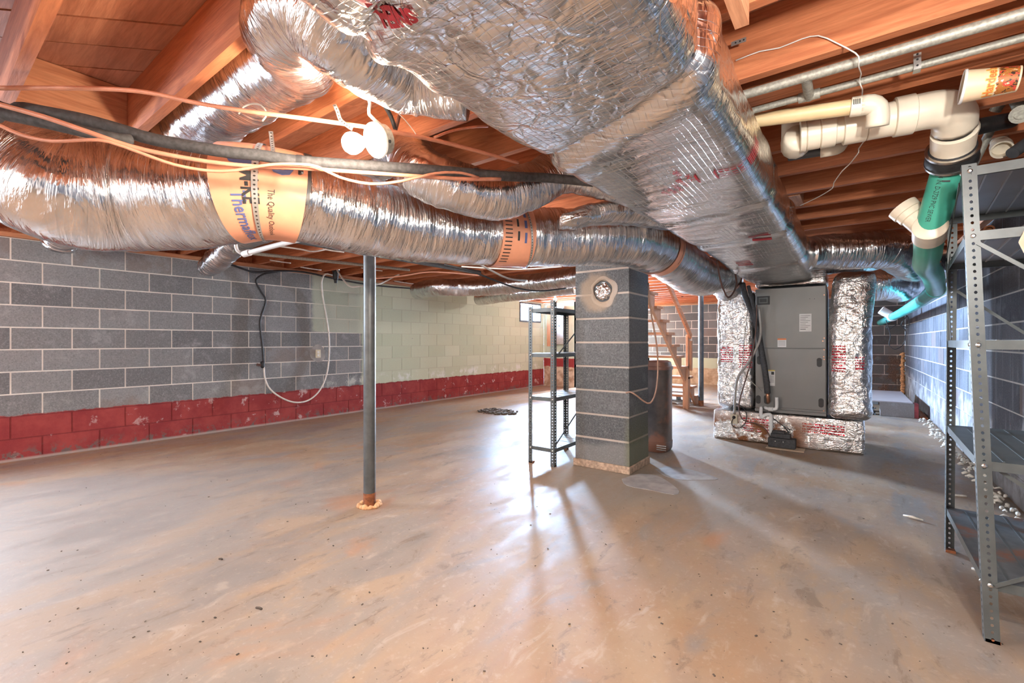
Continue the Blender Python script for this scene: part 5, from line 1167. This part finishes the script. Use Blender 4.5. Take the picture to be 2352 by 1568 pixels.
wire('cable', [W(2035, 748, 7.5), W(2040, 757, 7.5), W(2062, 745, 7.5), W(2084, 752, 7.5), W(2088, 735, 7.4), W(2080, 718, 7.3)], .005, M['black'], 'second loop of black wire round the far white coupling', 'wire')
wire('cable', [W(2088, 572, 4.9), W(2130, 570, 4.8), W(2170, 560, 4.6)], .010, M['cablew'], 'pale cable under the joists above the right foil elbow')
wire('cable', [W(2122, 640, 3.9), W(2134, 625, 3.9), W(2147, 612, 3.9), W(2160, 600, 3.9)], .009, M['copper'], 'orange cable beside the right foil elbow near the wall')

# ================================================================ LITTER ON THE FLOOR
m = MB(); rs = random.Random(3)
for i in range(150):
    t = i/150; y = 3.34+5.1*t**1.15; x = XR-.035-.085*rs.random(); s_ = .006+.008*rs.random(); a = rs.random()*6.28
    L_ = .02+.04*rs.random(); z = s_*.8+.02*rs.random()
    P = [(x, y, z), (x+math.cos(a)*L_*.5, y+math.sin(a)*L_*.5, z+.008), (x+math.cos(a)*L_, y+math.sin(a)*L_, z*.8)]; m.tube(P, [s_*.6, s_, s_*.6], 7)
for (x, y) in ((.55, 3.02), (.35, 3.7)): m.tube([(x, y, .008), (x-.05, y+.02, .01), (x-.09, y+.03, .008)], [.005, .008, .005], 7)
tag(m.build('foam_scraps', M['foamw'], None, True), 'line of pale foam scraps along the foot of the right wall', 'foam scraps', kind='stuff')
m = MB()
for i in range(420):
    u_, v_ = rs.uniform(20, 2330), 960+600*rs.random()**.8; q = WH(u_, v_, 0)
    if q.x > .8 or q.x < -6.0 or q.y < .2 or (CX0-.05 < q.x < CX1+.05 and CY0-.05 < q.y < CY1+.05) or (5.2 < q.y and q.x > -1.4): continue
    s_ = .0012+.0035*rs.random()**3; a = rs.random()*6.28
    m.bar((q.x, q.y, s_*.4), (q.x+math.cos(a)*s_*2.2, q.y+math.sin(a)*s_*2.2, s_*.4), s_*1.2, s_*.7)
tag(m.build('floor_grit', M['dirt'], None), 'dark specks of grit scattered on the concrete floor', 'grit', kind='stuff')
m = MB(); c = WH(1143, 946, 0)
for i in range(220):
    r_ = rs.random()**.7; a = rs.random()*6.28; x, y = c.x+math.cos(a)*.35*r_, c.y+math.sin(a)*.24*r_; s_ = .012+.02*rs.random()
    m.bar((x, y, s_*.4), (x+s_*1.5*math.cos(a*3), y+s_*1.5*math.sin(a*3), s_*.4), s_, s_*.8)
tag(m.build('dirt_pile', M['dirt'], None), 'low scatter of dark dirt on the floor by the short shelf', 'dirt', kind='stuff')
for (u, v, L_, lab) in ((592, 1400, .03, 'dark flake of bark on the foreground floor'), (505, 1286, .022, 'small dark curl of debris left of centre on the floor'), (2205, 1140, .07, 'stray pale foam crumb on the floor left of the near shelf')):
    q = WH(u, v, 0); a = 2.2; nm = 'debris_flake'
    tag(MB().tube(spline([(q.x-L_*.5, q.y, .004), (q.x, q.y+.006, .006), (q.x+L_*.5, q.y+L_*.3, .004)], .01), .004 if L_ < .05 else .008, 6).build(nm, M['dirt'] if L_ < .05 else M['foamw'], None, True), lab, 'debris')
# folded beige sheet at the right edge of the second shelf
c = W(2352, 545, 1.60); m = MB(); 
P_ = [WY(2338, 556, 2.325), WY(2352, 528, 2.325), WY(2400, 500, 2.325), WY(2420, 560, 2.325), WY(2352, 583, 2.325)]
for p in P_: m.v.append(tuple(p))
for p in P_: m.v.append(tuple(Vector(p)+Vector((0.01, .03, 0))))
m.f = [(0, 1, 2, 3, 4), (9, 8, 7, 6, 5)]+[(i, i+5, (i+1) % 5+5, (i+1) % 5) for i in range(5)]
tag(m.build('beige_sheet', M['cloth'], None, False, .004), 'folded beige sheet poking out at the right edge by the second shelf', 'sheet')
